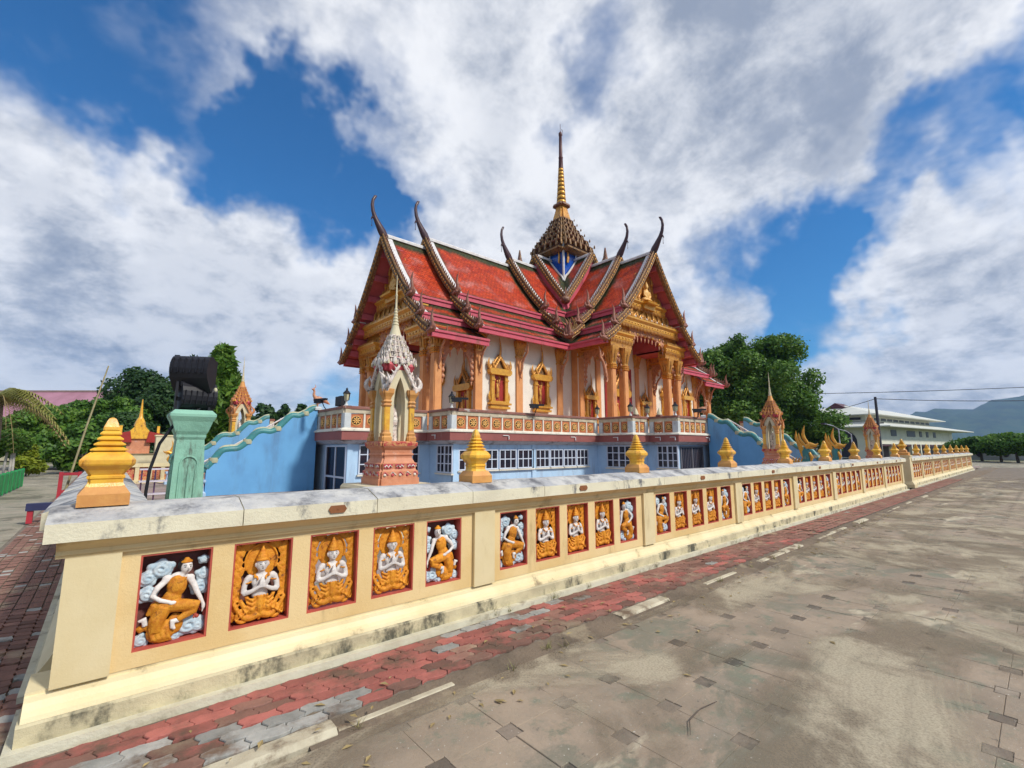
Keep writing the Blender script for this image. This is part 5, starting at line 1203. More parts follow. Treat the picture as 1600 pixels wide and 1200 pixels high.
# ------------------------------------------------------------------ terrace fittings
def z_(m, z): return m
pm('lantern_white', (.62, .62, .60), rough=.5)
def lantern_mesh():
    b = MB(); b.lathe([(.07, 0), (.05, .04), (.03, .08), (.03, .14), (.07, .17)], n=8)
    g_ = MB(); g_.lathe([(.075, .17), (.095, .36)], n=6, cap=False)
    f = MB(); f.lathe([(.10, .36), (.13, .37), (.05, .46), (.03, .47), (.035, .51), (.008, .55)], n=6, sm=False)
    for k in range(6): a = math.pi/3*k; f.tube([(.078*math.cos(a), .078*math.sin(a), .17), (.098*math.cos(a), .098*math.sin(a), .37)], .008, 4)
    return b.mesh('base', 'lantern_white'), g_.mesh('glass', 'glass_pale'), f.mesh('hood', 'black_metal')
LB, LG, LH = lantern_mesh()
def lantern(lbl, x, y, z=3.27, s=1.25):
    t = thing('lantern', lbl, 'lantern', (x, y, z), 0, 'lanterns on the terrace balustrade'); t.scale = (s, s, s)
    place(LB, 'base', t); place(LG, 'glass', t); place(LH, 'hood', t)
lantern('white and black lantern on the balustrade corner at the head of the left steps', 6.62, 17.1)
lantern('lantern on the corner post above the long row of terracotta panels', 10.2, 15.4)
lantern('lantern on the inner corner of the terrace balustrade below the roof valley', 19.3, 15.36)
lantern('lantern on the balustrade corner before the front columns, beside a bell ornament', 19.3, 13.3)
lantern('lantern between the two cream bell ornaments on the terrace rail', 20.75, 13.28)
lantern('lantern on the last balustrade corner before the front steps', 20.75, 11.72)
def bell_orn(lbl, x, y):
    t = thing('bell_ornament', lbl, 'ornament', (x, y, 3.27), 0, 'cream ornaments on the terrace rail'); MB().sq([(.13, 0), (.13, .06), (.1, .08)]).build('base', 'rail_brown', t); MB().lathe([(.14, .08), (.13, .14), (.07, .3), (.03, .38), (.01, .44)], n=10).build('cone', 'shrine_cream', t)
bell_orn('cream cone ornament on the terrace rail in front of the left column pair', 19.75, 13.3); bell_orn('cream cone ornament on the terrace rail in front of the central arch', 20.75, 12.6)
def spotlight(lbl, x, y, rz, z=3.18):
    t = thing('spotlight', lbl, 'spotlight', (x, y, z), rz, 'black spotlights on the balustrade')
    MB().tube([(0, 0, 0), (.0, -.18, .16), (.05, -.36, .42)], .02, 6).build('arm', 'black_metal', t)
    m = MB(); m.box(-.34, -.42, .40, .34, -.30, .48); m.box(-.30, -.44, .30, .08, -.28, .41); m.build('lamp_head', 'black_metal', t)
spotlight('black spotlight arm leaning out at the left steps corner post', 6.6, 19.0, R(-70)); spotlight('black spotlight arm clamped to the corner post over the blue windows', 10.4, 15.25, R(-25))
spotlight('black spotlight arm halfway along the long terracotta balustrade', 14.6, 15.25, R(-25)); spotlight('black spotlight arm leaning out beside the front steps', 22.6, 11.6, R(-40))
fb = thing('floodlight', 'square black floodlight lying on the rail near the left steps', 'floodlight', (6.7, 17.9, 3.27)); MB().box(-.1, -.3, .05, .1, .3, .42).build('housing', 'black_metal', fb); MB().box(-.05, -.04, 0, .05, .04, .06).build('foot', 'black_metal', fb)
def bird_statue(lbl, x, y, rz, mt):
    t = thing('bird_statue', lbl, 'statue', (x, y, 3.27), rz, 'bird statues at the stair heads')
    MB().sq([(.13, 0), (.13, .1), (.09, .14)]).build('base', 'post_grey', t)
    m = MB(); m.ell((0, 0, .42), (.2, .13, .17)); m.tube([(-.1, 0, .48), (-.19, 0, .64), (-.17, 0, .78), (-.22, 0, .88)], [.09, .06, .045, .055], 8); m.tube([(-.22, 0, .88), (-.34, 0, .86)], [.04, .005], 6)
    m.tube([(.12, 0, .45), (.32, 0, .38), (.5, 0, .26)], [.1, .08, .02], 8); m.flame((-.2, 0, .9), .2, .07, (.05, 0), .5)
    for s in (-1, 1): m.tube([(-.02, s*.05, .3), (-.02, s*.05, .12)], .03, 6)
    place(remeshed(m, .022, mt, 'bird', 1), 'body', t)
bird_statue('pinkish bird statue perched at the top of the left naga stair', 6.5, 19.9, 0, 'ornament_salmon'); bird_statue('salmon bird statue at the top of the front steps beside the spotlight', 23.5, 11.7, R(120), 'ornament_salmon')
# ------------------------------------------------------------------ vegetation
def leaf_mat(name, c1, c2, c3, rough=.5):
    m = bpy.data.materials.new(name); m.use_nodes = True; t = m.node_tree; n_, l_ = t.nodes, t.links; b = n_['Principled BSDF']
    b.inputs['Roughness'].default_value = rough; b.inputs['Specular IOR Level'].default_value = .3
    a = n_.new('ShaderNodeAttribute'); a.attribute_name = 'tone'
    cr = n_.new('ShaderNodeValToRGB'); e = cr.color_ramp; e.elements[0].color = c1+(1,); e.elements[1].color = c3+(1,); k = e.elements.new(.5); k.color = c2+(1,)
    l_.new(a.outputs['Fac'], cr.inputs[0]); l_.new(cr.outputs[0], b.inputs['Base Color'])
    tr = n_.new('ShaderNodeBsdfTranslucent'); l_.new(cr.outputs[0], tr.inputs[0]); mx_ = n_.new('ShaderNodeMixShader'); mx_.inputs[0].default_value = .3
    o = n_['Material Output']; l_.new(b.outputs[0], mx_.inputs[1]); l_.new(tr.outputs[0], mx_.inputs[2]); l_.new(mx_.outputs[0], o.inputs[0]); M[name] = m
leaf_mat('leaf_dark', (.018, .045, .012), (.035, .085, .018), (.075, .15, .03)); leaf_mat('leaf_mid', (.035, .095, .014), (.085, .19, .024), (.20, .32, .045))
leaf_mat('leaf_lime', (.10, .16, .015), (.22, .28, .02), (.38, .40, .05)); leaf_mat('leaf_olive', (.07, .08, .02), (.16, .16, .04), (.28, .25, .09)); leaf_mat('leaf_deep', (.016, .042, .014), (.032, .08, .02), (.07, .14, .03))
pm('bark', (.13, .10, .075), (.08, .06, .045), 6, rough=.9, bump=.8, bscale=14); pm('white_trunk', (.55, .52, .47), (.4, .37, .33), 5, rough=.8); pm('dry_frond', (.36, .27, .12), (.26, .19, .08), 6, rough=.8)
def leaves(blobs, n, size, seed, up=.35, shell=.55, long=1.6, flat=1.):
    """n leaf quads through the outer volume of the blobs; returns a mesh with per-leaf tone"""
    g = np.random.default_rng(seed); C_ = np.array([b[:3] for b in blobs], float); Rr = np.array([b[3:6] for b in blobs], float)
    vol = (Rr[:, 0]*Rr[:, 1]*Rr[:, 2])**.67; idx = g.choice(len(blobs), n, p=vol/vol.sum())
    d = g.normal(size=(n, 3)); d /= np.linalg.norm(d, axis=1)[:, None]; rad = shell + (1-shell)*g.random(n)**.6 + .10*g.normal(size=n)
    p = C_[idx] + d*rad[:, None]*Rr[idx]
    nr = d + up*np.array([0, 0, 1]) + .7*g.normal(size=(n, 3)); nr /= np.linalg.norm(nr, axis=1)[:, None]
    a = np.cross(nr, g.normal(size=(n, 3))); a /= np.linalg.norm(a, axis=1)[:, None]; b = np.cross(nr, a)
    s = size*(.6+.8*g.random(n))[:, None]; a = a*s*long*.5; b = b*s*.5
    v = np.stack([p-a, p-.1*a-b*flat, p+a, p-.1*a+b*flat], 1).reshape(-1, 3)
    me = bpy.data.meshes.new('foliage'); me.vertices.add(4*n); me.vertices.foreach_set('co', v.astype(np.float32).ravel())
    me.loops.add(4*n); me.loops.foreach_set('vertex_index', np.arange(4*n, dtype=np.int32)); me.polygons.add(n)
    me.polygons.foreach_set('loop_start', np.arange(0, 4*n, 4, dtype=np.int32)); me.polygons.foreach_set('loop_total', np.full(n, 4, dtype=np.int32)); me.update(calc_edges=True)
    bt = g.random(len(blobs))[idx]; tone = np.clip(.22*bt + .55*g.random(n) + .12, 0, 1)
    at = me.attributes.new('tone', 'FLOAT', 'POINT'); at.data.foreach_set('value', np.repeat(tone, 4).astype(np.float32))
    return me
def tree(name, label, loc, h, w_, mat_, n, size, seed, trunk=.3, bare=.25, nb=14, group=None, shape='round', depth=None, trunk_mat='bark', up=.35, cat='tree', long=1.6):
    t = thing(name, label, cat, loc, 0, group); g = random.Random(seed); depth = depth or w_
    bl = []
    for k in range(nb):
        u = (k+.5)/nb; z = h*(bare + (1-bare)*(.12+.8*u)); 
        q = {'round': math.sin(math.pi*(.15+.8*u))**.7, 'cone': (1-u)*.95+.1, 'column': .8*math.sin(math.pi*(.1+.85*u))**.5, 'spread': (.5+.5*u) if u < .7 else 1.0-(u-.7)*1.6}[shape]
        a = g.random()*6.28+k*2.4; rr = q*(.35+.35*g.random()) if shape != 'column' else .15*q
        r = (.30+.16*g.random())*q*w_*.5 + .12*w_*.5 if shape != 'column' else q*w_*.4
        bl.append((math.cos(a)*rr*w_*.5*1.25, math.sin(a)*rr*depth*.5*1.25, z, r, r*depth/w_, r*(.75 if shape != 'column' else 1.0)*min(1.4, max(.7, h/w_*.8))))
    me = leaves(bl, n, size, seed, up, long=long); me.materials.append(M[mat_]); place(me, 'crown', t)
    m = MB(); top = h*(bare+.45*(1-bare)); m.tube([(0, 0, -.1), (.02*h*g.uniform(-1, 1), .02*h*g.uniform(-1, 1), top*.5), (0, 0, top)], [trunk, trunk*.75, trunk*.35], 8); m.build('trunk', trunk_mat, t)
    for b in bl[::max(1, nb//6)]:
        MB().tube([(0, 0, top*.55), (b[0]*.5, b[1]*.5, (top*.6+b[2])*.5), (b[0], b[1], b[2])], [trunk*.45, trunk*.3, trunk*.1], 6).build('limb', trunk_mat, t)
    return t
def at(px, py, depth):
    """ground position that lies depth metres ahead under photo column px"""
    az, pt = R(49), R(7.9); F0 = Vector((math.cos(az), math.sin(az), 0)); Rt = Vector((math.sin(az), -math.cos(az), 0))
    k = depth*math.cos(pt) + 0*py; lat = (px-800)/720*depth
    p = F0*depth/math.cos(pt)*1.0 + Rt*lat; return (p.x, p.y, 0)
def hgt(py, depth): return 1.7 + (700-py)*depth/727*1.0
# great tree right of the temple
big = [(-2.5, 0, 12.3, 3.6, 3.6, 2.6), (2.2, 1, 12.6, 3.6, 3.5, 2.6), (-5.2, 0, 9.6, 3.2, 3.2, 2.7), (4.6, 0, 10.0, 3.2, 3.2, 2.8), (0, -1.5, 9.4, 4.0, 3.5, 3.0), (-3.4, -2, 6.6, 3.4, 3.2, 2.5), (3.6, -2, 7.3, 3.3, 3.2, 2.5), (6.2, 0, 7.6, 2.8, 2.8, 2.6), (7.3, 0, 5.6, 1.8, 2.4, 1.6), (-6.6, 0, 6.4, 2.4, 3, 2.2), (0, 1, 5.6, 3.6, 3, 2.2), (5.2, -1, 4.6, 2.4, 2.4, 1.7), (-2, 0, 14.2, 1.8, 1.8, 1.2), (3.4, 0, 14.4, 1.6, 1.6, 1.1), (7.4, 0, 3.6, 2.4, 2.4, 1.8), (9.6, 0, 2.9, 1.7, 2.0, 1.6), (4, 0, 3.2, 2.6, 2.4, 1.6), (-5, 0, 3.6, 3, 3, 2)]
bt = thing('tree', 'great dark green spreading tree behind the right end of the temple', 'tree', at(1176, 0, 55)); sub = []
gr = random.Random(3)
for b in big:
    for k in range(9): q = [gr.gauss(0, .46) for _ in range(3)]; sub.append((b[0]*.86+q[0]*b[3], b[1]+q[1]*b[4], b[2]+q[2]*b[5], b[3]*.52, b[4]*.52, b[5]*.50))
me = leaves(sub, 95000, .23, 11, .5, .35); me.materials.append(M['leaf_mid']); oc = place(me, 'crown', bt); oc.rotation_euler = (0, 0, R(49-90))
m = MB().tube([(0, 0, -.1), (.3, 0, 2), (0, 0, 4.5)], [.8, .6, .45], 10).build('trunk', 'bark', bt)
for b in big[:9]: MB().tube([(0, 0, 3), tuple(Matrix.Rotation(R(-41), 3, 'Z') @ Vector((b[0]*.5, b[1]*.5, b[2]*.6+1))), tuple(Matrix.Rotation(R(-41), 3, 'Z') @ Vector(b[:3]))], [.35, .22, .08], 7).build('limb', 'bark', bt)
# left grove
tree('tree', 'feathery topped tree above the grove, left of the black floodlights', at(212, 0, 46), hgt(573, 46), 6.5, 'leaf_deep', 14000, .20, 21, .22, .4, 16, 'grove on the left')
tree('tree', 'broad bright green tree in the middle of the left grove', at(105, 0, 40), hgt(622, 40), 7, 'leaf_mid', 20000, .19, 22, .22, .12, 18, 'grove on the left')
tree('tree', 'dark leafy tree in the grove just left of the gold finial', at(165, 0, 38), hgt(617, 38), 6, 'leaf_mid', 16000, .19, 23, .22, .1, 16, 'grove on the left')
tree('tree', 'dense dark tree behind the floodlight pedestal', at(240, 0, 42), hgt(592, 42), 6.5, 'leaf_deep', 16000, .20, 24, .22, .1, 16, 'grove on the left')
tree('tree', 'low dark tree behind the small red-roofed shrine', at(198, 0, 36), hgt(640, 36), 5, 'leaf_deep', 13000, .19, 25, .2, .05, 14, 'grove on the left')
tree('tree', 'bushy green tree between the round topiary and the bamboo pole', at(62, 0, 38), hgt(632, 38), 5, 'leaf_mid', 14000, .19, 26, .2, .05, 14, 'grove on the left')
tree('tree', 'pale loose tree at the grove edge close to the side wall', at(130, 0, 32), hgt(675, 32), 3.4, 'leaf_mid', 6000, .2, 27, .12, .05, 12, 'grove on the left')
tree('tree', 'tall narrow drooping tree behind the black floodlights', at(338, 0, 34), hgt(530, 34), 3.3, 'leaf_mid', 10000, .30, 28, .14, .08, 16, None, 'column', None, 'bark', -.6, 'tree', 2.6)
tree('tree', 'short pointed top of a drooping tree peeking over the floodlight', at(290, 0, 35), hgt(548, 35), 1.6, 'leaf_deep', 3500, .30, 29, .1, .3, 10, None, 'column', None, 'bark', -.6, 'tree', 2.6)
tree('tree', 'bright leafy tree at the far left behind the palm', at(25, 0, 36), hgt(640, 36), 5.5, 'leaf_mid', 14000, .19, 31, .2, .08, 16, 'grove on the left')
for i, (px, py, d, l) in enumerate(((405, 628, 62, 'far tree just right of the orange crowned shrine'), (440, 626, 64, 'far tree above the middle of the left naga stair'), (475, 630, 62, 'far tree near the bird statue on the left stair'), (568, 628, 66, 'far treetop showing between the terrace rail and the porch column'))):
    tree('tree', l, at(px, 0, d), hgt(py, d), 4.2, 'leaf_deep', 3500, .34, 40+i, .15, .25, 10, 'far trees behind the temple', 'cone' if i % 2 else 'round')
# clipped round topiary on white stems, golden shrub, palm
tp = thing('topiary', 'clipped round green topiary on white stems behind the green fence', 'tree', at(20, 0, 26))
me = leaves([(0, 0, 2.1, .75, .75, .62), (-.75, .2, 1.7, .6, .6, .5)], 7000, .10, 51, .2, .9); me.materials.append(M['leaf_mid']); place(me, 'crown', tp)
for x in (0, -.25, .12): MB().tube([(x, 0, 0), (x*.7, 0, 1.7)], .06, 7).build('stem', 'white_trunk', tp)
tree('shrub', 'golden yellow-green layered shrub at the lane edge', at(46, 0, 28.5), hgt(692, 28.5), 1.7, 'leaf_lime', 2600, .16, 52, .05, .1, 9, None, 'cone', None, 'bark', .8, 'shrub', 2.4)
pt_ = thing('palm', 'olive palm with drooping dry fronds at the left edge', 'palm', at(-14, 0, 23)); MB().tube([(0, 0, 0), (.1, 0, 2.2), (0, 0, 4.0)], [.22, .18, .2], 8).build('trunk', 'bark', pt_)
for k in range(26):
    a = 6.28*k/26*2.2 + .2; el = (.9 if k % 3 else .2) + .5*random.random(); Lf = 2.5+.8*random.random(); m = MB(); pts = []
    for i in range(9): t = i/8; pts.append((math.cos(a)*Lf*t*math.cos(el*(1-t*.5)), math.sin(a)*Lf*t*math.cos(el*(1-t*.5)), 4.1 + Lf*(t*math.sin(el) - 1.15*t*t)))
    m.tube(pts, [.03*(1-.8*i/8) for i in range(9)], 5)
    for i in range(1, 9):
        for s in (-1, 1):
            for q in (0, .33, .66):
                p0 = Vector(pts[i-1]).lerp(Vector(pts[i]), q); d = Vector((-math.sin(a)*s, math.cos(a)*s, -.75)); l = .62*math.sin(math.pi*(.15+.8*i/9)); e = p0+d*l; o = Vector((math.cos(a), math.sin(a), 0))*.035
                m.add([p0-o, p0+o, e+o*.3], [(0, 1, 2)])
    m.build('frond', 'frond_green' if k % 3 else 'dry_frond', pt_) if 'frond_green' in M else m.build('frond', pm('frond_green', (.24, .23, .05), (.15, .16, .03), 3, rough=.55) and 'frond_green', pt_)
# right roadside trees
for i, (px, py, d, w_, l) in enumerate(((1532, 688, 62, 5.5, 'round tree at the road end beside the last finials'), (1562, 684, 60, 5, 'bushy tree second along the road end'), (1588, 682, 56, 5.5, 'full roadside tree standing nearest the right edge of the road'), (1618, 684, 54, 5, 'roadside tree cut by the right edge of the view'), (1490, 700, 75, 3.2, 'small dark tree in front of the hall veranda'), (1512, 692, 70, 4, 'low tree at the end of the relief wall'))):
    tree('tree', l, at(px, 0, d), hgt(py, d)+.4, w_, 'leaf_mid' if i % 2 == 0 else 'leaf_lime' if i == 99 else 'leaf_mid', 7000, .26, 60+i, .16, .3, 14, 'roadside trees')
# fallen leaves and twigs on the paving
fm = MB(); fm.add([(-.03, 0, 0), (0, -.013, .006), (.035, 0, .002), (0, .013, .008)], [(0, 1, 2, 3)]); fml = fm.mesh('leaf', 'dry_frond')
ll = MB()
for k in range(260):
    x = random.uniform(0, 16)**1.0; y = 3.02+random.gauss(0, .28) if random.random() < .75 else random.uniform(-3, 3.8); a = random.random()*6.28; s = random.uniform(.5, 1.3); z = (ZR if y < 3.03 else 0)+.008
    ll.add([(x+s*(px*math.cos(a)-py*math.sin(a)), y+s*(px*math.sin(a)+py*math.cos(a)), z+pz*s) for px, py, pz in ((-.03, 0, 0), (0, -.013, .006), (.035, 0, .002), (0, .013, .008))], [(0, 1, 2, 3)])
o = ll.build('leaf_litter', 'dry_frond'); tag(o, 'scattered dry leaves along the kerb and paving', 'leaves', None, 'stuff')
wd = MB(); gw = random.Random(9)
for k in range(26):
    x0_, y0_ = (gw.uniform(1.2, 14), 3.03+gw.gauss(0, .03)) if k % 3 else (gw.uniform(0, 10), 3.9+gw.gauss(0, .01))
    for q in range(12):
        a = gw.random()*6.28; h_ = gw.uniform(.03, .09); l_2 = gw.uniform(.03, .09); zb_ = -.06 if y0_ < 3.3 else 0
        bx_, by_ = x0_+gw.gauss(0, .02), y0_+gw.gauss(0, .015)
        wd.add([(bx_-.004*math.sin(a), by_+.004*math.cos(a), zb_), (bx_+.004*math.sin(a), by_-.004*math.cos(a), zb_), (bx_+l_2*math.cos(a), by_+l_2*math.sin(a), zb_+h_)], [(0, 1, 2)])
o = wd.build('weeds', pm('weed_straw', (.20, .20, .07), (.30, .24, .11), 9, rough=.8)); tag(o, 'small dry weed tufts growing in the kerb line', 'weeds', None, 'stuff')
tg = MB().tube([(2.86, 1.62, -.045), (3.0, 1.70, -.043), (3.18, 1.72, -.044), (3.36, 1.69, -.046)], [.002, .004, .004, .002], 5).build('twig', 'bark'); tag(tg, 'thin curved dry twig lying on the paving', 'twig')
# ------------------------------------------------------------------ left lane furniture and buildings
pm('red_paint', (.42, .03, .045), (.32, .025, .04), 5, rough=.5); pm('navy_paint', (.03, .035, .10), rough=.5); pm('fence_green', (.025, .30, .09), (.02, .24, .07), 3, rough=.6); pm('bamboo', (.30, .26, .13), (.22, .18, .09), 9, rough=.6); pm('rack_purple', (.23, .13, .26), rough=.5); pm('rack_white', (.66, .60, .68), rough=.5)
rf = thing('barrier', 'red metal barrier frame standing beside the side wall', 'barrier', (-.75, 19.0, 0))
for x in (-.2, .2):
    MB().box(x-.045, -.05, 0, x+.045, .05, 1.0).build('upright', 'red_paint', rf)
for z in (.4, .9): MB().box(-.155, -.04, z, .155, .04, z+.08).build('rail', 'red_paint', rf)
nb_ = thing('barrier', 'dark blue trestle bar lying across the brick path', 'barrier', (-.78, 15.4, 0)); MB().box(-.5, -.1, .28, .5, .1, .44).build('bar', 'navy_paint', nb_)
for x in (-.42, .42): MB().box(x-.05, -.08, 0, x+.05, .08, .28).build('foot', 'red_paint', nb_)
bpole = MB().tube([(-.85, 19.2, .3), (-.55, 19.6, 2.4), (-.22, 20.2, 4.4)], [.032, .028, .02], 7).build('bamboo_pole', 'bamboo'); tag(bpole, 'long bamboo pole leaning up from the red barrier', 'pole')
gf = thing('fence', 'low solid green fence along the lane', 'fence', (-2.75, 30, 0))
for k in range(8):
    y = -k*1.02; MB().box(-.03-.0, y-1.0, .05, .03, y, .75).build('board', 'fence_green', gf); MB().box(-.05, y-.04, 0, .05, y+.04, .8).build('post', 'fence_green', gf)
rk = thing('rack', 'purple metal rack with white shelves beside the green pedestal', 'rack', (.72, 11.0, 0))
for x in (-.2, .0, .2, .42):
    MB().box(x-.012, -.012, 0, x+.012, .012, 1.32).build('upright', 'rack_purple', rk)
for z in (.35, .6, .85, 1.08, 1.30): MB().box(-.24, -.2, z, .5, .02, z+.022).build('shelf', 'rack_white', rk)
lw = thing('balustrade', 'low cream balustrade with carved panels in the far courtyard', 'balustrade', (.6, 29.0, 0)); lw['kind'] = 'thing'
MB().box(0, 0, .78, 3.2, .3, .95).build('rail', 'cream_skirt', lw); MB().box(0, -.05, 0, 3.2, .35, .16).build('base', 'cream_skirt', lw)
for k in range(7): MB().box(k*.5, .02, .16, k*.5+.16, .28, .78).build('post', 'cream_post', lw)
for k in range(6): MB().box(k*.5+.16, .12, .16, k*.5+.5, .2, .78).build('panel', 'shrine_lozenge', lw)
cb_ = thing('cabinet', 'pale cream cabinet box standing on the far balustrade line', 'cabinet', (2.05, 30.5, 0)); MB().box(-.25, -.4, 0, .7, .4, 1.2).build('base', 'shrine_cream', cb_); MB().box(-.2, -.38, 1.2, .62, .38, 2.3).build('body', 'shrine_cream', cb_); MB().box(-.24, -.42, 2.3, .66, .42, 2.37).build('top', 'cream_skirt', cb_)
ss = thing('spirit_house', 'small gilded spirit house with red roofs before the dark trees', 'shrine', (1.25, 33.0, 0))
MB().sq([(.9, 0), (.9, .5), (.7, .6), (.7, 1.3), (.8, 1.4)]).build('pedestal', 'shrine_cream', ss); MB().sq([(.5, 1.4), (.5, 2.2)]).build('body', 'shrine_terracotta', ss)
for s in (-1, 1):
    MB().prism([(s*.3, 2.0), (s*1.55, 2.0), (s*1.45, 2.35), (s*.4, 2.6)], 'y', -.7, .7).build('roof_wing', 'door_red', ss)
MB().prism([(-.75, 2.2), (.75, 2.2), (.2, 2.9), (0, 3.3), (-.2, 2.9)], 'y', -.6, .6).build('gable', 'finial_gold', ss); MB().lathe([(.28, 2.9), (.2, 3.2), (.1, 3.4), (.07, 3.7), (.02, 4.4)], n=8).build('spire', 'finial_gold', ss)
for x in (-.8, .8): MB().box(x-.06, -.6, 1.4, x+.06, -.48, 2.9).build('post', 'finial_gold', ss)
pm('pink_roof', (.42, .20, .26), (.34, .16, .20), .6, rough=.6, bump=.3, bscale=3); pm('roof_brown', (.35, .24, .22), (.28, .19, .17), 1, rough=.7)
hb = thing('hall', 'long pinkish roofed hall behind the left grove', 'building', at(60, 0, 62), R(-41))
MB().box(-16, 0, 0, 16, 9, 5.6).build('wall', 'shrine_cream', hb); MB().prism([(-1.2, 5.4), (4.5, 9.9), (10.2, 5.4), (10.2, 5.2), (4.5, 9.6), (-1.2, 5.2)], 'x', -17, 17).build('roof', 'pink_roof', hb); MB().box(-17, 4.3, 9.8, 17, 4.7, 10.05).build('ridge', 'roof_brown', hb)
# ------------------------------------------------------------------ right: two-storey hall, pole, wires, far wall
pm('hall_cream', (.78, .75, .62), (.70, .67, .55), .6, rough=.7, dirt=(.36, .36, .28), dscale=.5, dr=(.55, .8)); pm('hall_roof', (.64, .64, .57), (.56, .56, .50), .4, rough=.5); pm('hall_dark', (.03, .025, .04), rough=.4); pm('hall_maroon', (.10, .03, .04), rough=.5); pm('wood_pole', (.05, .05, .065), rough=.8); pm('far_wall', (.34, .35, .35), (.28, .29, .29), .8, rough=.8)
h2 = thing('hall', 'cream two-storey hall with a double grey roof and arched window, right of the great tree', 'building', (93.5, 17.4, 0), R(-6)); h2.scale = (1, 1, .80)
MB().box(0, 0, 2.9, 42, 15, 6.3).build('upper_wall', 'hall_cream', h2); MB().box(.2, 3.0, 0, 42, 15, 2.9).build('lower_wall', 'hall_maroon', h2); MB().box(0, 0, 0, .3, 15, 2.9).build('end_wall', 'hall_cream', h2)
for k in range(9): MB().box(k*5, 0, 0, k*5+.5, .5, 2.9).build('column', 'hall_cream', h2)
for k in range(8): MB().box(k*5+.5, .1, 2.5, k*5+5, .3, 2.9).build('beam', 'hall_maroon', h2)
lr = MB(); lr.loft([[(-2, -2, 6.3), (50, -2, 6.3), (50, 17, 6.3), (-2, 17, 6.3)], [(-2, -2, 6.5), (50, -2, 6.5), (50, 17, 6.5), (-2, 17, 6.5)], [(2.5, 2.5, 7.9), (38, 2.5, 7.9), (38, 13, 7.9), (2.5, 13, 7.9)]]); lr.build('lower_roof', 'hall_roof', h2)
MB().box(2.5, 2.5, 7.7, 38, 13, 9.0).build('clerestory', 'hall_cream', h2)
for k in range(11): MB().box(3.2+k*3.2, 2.45, 8.1, 5.6+k*3.2, 2.6, 8.6).build('vent', 'hall_dark', h2)
for k in range(3): MB().box(2.42, 3.2+k*3.2, 8.1, 2.6, 5.6+k*3.2, 8.6).build('vent', 'hall_dark', h2)
ur = MB(); ur.loft([[(.5, .5, 9.0), (41, .5, 9.0), (41, 15, 9.0), (.5, 15, 9.0)], [(.5, .5, 9.15), (41, .5, 9.15), (41, 15, 9.15), (.5, 15, 9.15)], [(6, 6.5, 11.6), (30, 6.5, 11.6), (30, 8.5, 11.6), (6, 8.5, 11.6)]]); ur.build('upper_roof', 'hall_roof', h2)
MB().prism([(5.8, 10.9), (9.2, 10.9), (7.5, 12.2)], 'x', 4.4, 8.5).build('roof_gablet', 'hall_maroon', h2)
for x, w_ in ((5, 2.6), (13, 4.5), (20, 1.4), (24, 1.4), (28.5, 1.6)): MB().box(x, -.06, 4.6, x+w_, .1, 5.9).build('window', 'hall_dark', h2)
am = [(3.2, 0.2), (3.2, 3.6)] + [(5.2-2.0*math.cos(a), 3.6+2.2*math.sin(a)) for a in np.linspace(.15, math.pi-.15, 9)] + [(7.2, 3.6), (7.2, .2)]
MB().prism(am, 'x', -.06, .1).build('arched_window', 'hall_dark', h2); MB().box(-.05, 9.5, .2, .1, 11, 3.4).build('door', 'hall_maroon', h2)
up_ = thing('utility_pole', 'dark utility pole in front of the cream hall', 'pole', (62.5, 11.7, 0)); MB().tube([(0, 0, 0), (0, 0, 7.2)], [.16, .12], 8).build('mast', 'wood_pole', up_); MB().box(-.05, -.5, 4.3, .05, .5, 4.42).build('crossarm', 'wood_pole', up_)
def wire(lbl, a, b, sag):
    pts = [Vector(a).lerp(Vector(b), t) - Vector((0, 0, sag*4*t*(1-t))) for t in np.linspace(0, 1, 14)]; o = MB().tube(pts, .035, 4).build('overhead_wire', 'wood_pole'); tag(o, lbl, 'wire')
wire('upper overhead wire crossing the sky above the hall', (60, 22, 8.2), (88, -9, 9.2), .3); wire('overhead wire sagging from the utility pole off to the right', (62.5, 11.7, 7.0), (80, -8, 7.0), .4); wire('overhead wire running from the utility pole to behind the great tree', (62.5, 11.7, 7.0), (70, 24, 5.4), .3)
def street_lamp(lbl, x, y, h):
    t = thing('street_lamp', lbl, 'lamp', (x, y, 0), 0, 'slim lamps before the hall'); MB().tube([(0, 0, 0), (0, 0, h)], .05, 6).build('mast', 'cove_grey', t); MB().tube([(0, 0, h), (-.3, .3, h+.3), (-.8, .8, h+.5)], .04, 6).build('arm', 'cove_grey', t); MB().box(-1.3, .7, h+.42, -.7, 1.0, h+.56).build('lamp_head', 'hall_dark', t)
p = at(1313, 0, 42); street_lamp('slim grey lamp left of the arched hall window', p[0], p[1], 3.4); p = at(1332, 0, 44); street_lamp('slim grey lamp right of the arched hall window', p[0], p[1], 3.0)
fw = thing('roadside_wall', 'long low grey wall behind the roadside trees', 'wall', (93, 8, 0)); fw['kind'] = 'thing'; MB().box(0, -70, 0, .4, 3, 1.6).build('body', 'far_wall', fw); MB().box(-.08, -70, 1.6, .48, 3, 1.72).build('coping', 'far_wall', fw)
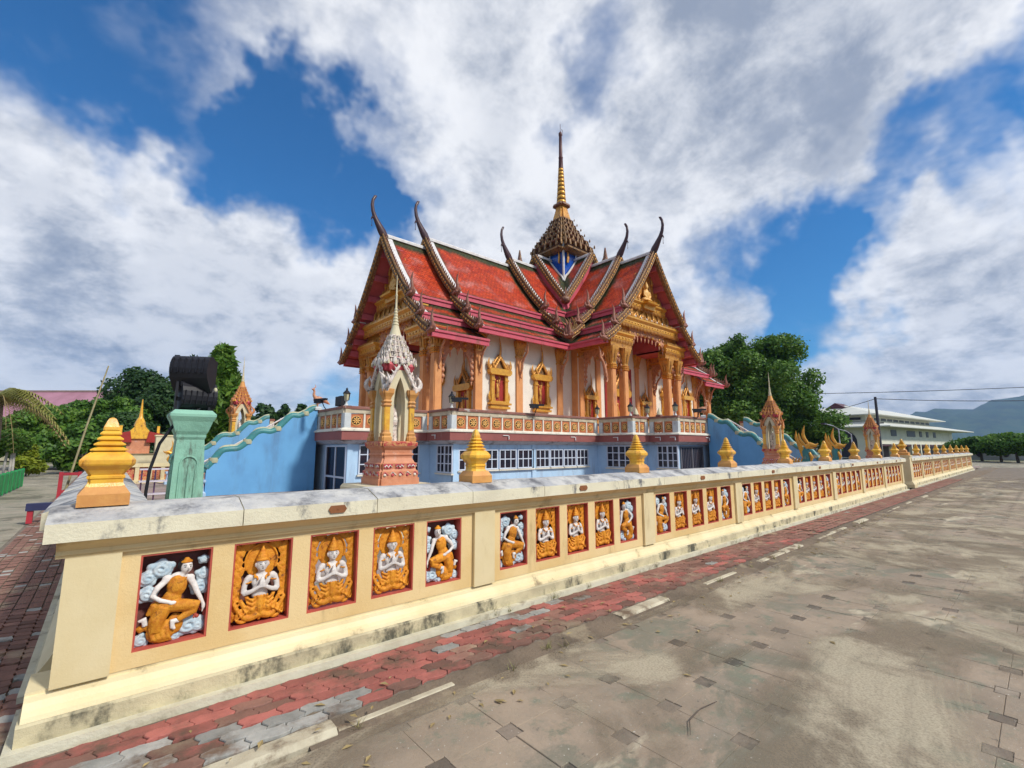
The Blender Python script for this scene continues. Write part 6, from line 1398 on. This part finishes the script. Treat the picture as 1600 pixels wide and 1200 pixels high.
for k in range(14): MB().lathe([(.34, -.06), (.34, .02)], n=12).xf(Matrix.Translation((0, 1-k*2.6, .95)) @ Matrix.Rotation(R(90), 4, 'Y') @ Matrix.Diagonal((1.5, 1, 1, 1))).build('oval_opening', 'hall_dark', fw)
fr_ = struct(MB().box(58, -60, -.15, 92, 8, -.075).build('far_road', 'lane_concrete'))
# ------------------------------------------------------------------ hills
pm('forest_hill', (.030, .062, .030), (.055, .085, .035), .02, rough=1., bump=1, bscale=.05, dirt=(.022, .04, .025), dscale=.012, dr=(.48, .6))
ridge = [(1040, 690), (1120, 676), (1200, 672), (1290, 668), (1380, 664), (1410, 656), (1430, 649), (1450, 643), (1475, 640), (1500, 641), (1525, 641), (1545, 633), (1560, 628), (1600, 621), (1680, 612), (1760, 606), (1900, 612), (2100, 630), (2400, 670)]
hv = []; HX = 90; D0 = 2600
xs_ = np.linspace(1040, 2400, HX); ys_ = np.interp(xs_, [r[0] for r in ridge], [r[1] for r in ridge]); hm = MB()
rows = 14; gr = np.random.default_rng(5); vv = []
for j in range(rows):
    t = j/(rows-1)
    for i in range(HX):
        prof_ = math.sin(math.pi*t)**.9 if t < .5 else math.sin(math.pi*t)
        D_ = D0 - 700 + 1400*t; p = at(xs_[i], 0, D_); z = (hgt(ys_[i], D0)*prof_) + (gr.normal()*9*prof_ if 0 < t < 1 else -12)
        vv.append((p[0], p[1], z))
hm.add(vv, [(j*HX+i, j*HX+i+1, (j+1)*HX+i+1, (j+1)*HX+i) for j in range(rows-1) for i in range(HX-1)], 0, True); struct(hm.build('hills', 'forest_hill'))

# ------------------------------------------------------------------ air
hzm = bpy.data.materials.new('haze'); hzm.use_nodes = True; t_ = hzm.node_tree
for n in list(t_.nodes):
    if n.type == 'BSDF_PRINCIPLED': t_.nodes.remove(n)
pv = t_.nodes.new('ShaderNodeVolumePrincipled'); pv.inputs['Color'].default_value = (.34, .58, 1.0, 1); pv.inputs['Density'].default_value = .00015; pv.inputs['Anisotropy'].default_value = .0
t_.links.new(pv.outputs[0], t_.nodes['Material Output'].inputs['Volume'])
hz_ = MB().box(-3300, -3300, -2.2, 3600, 3600, 480).build('haze', hzm); hz_['kind'] = 'stuff'
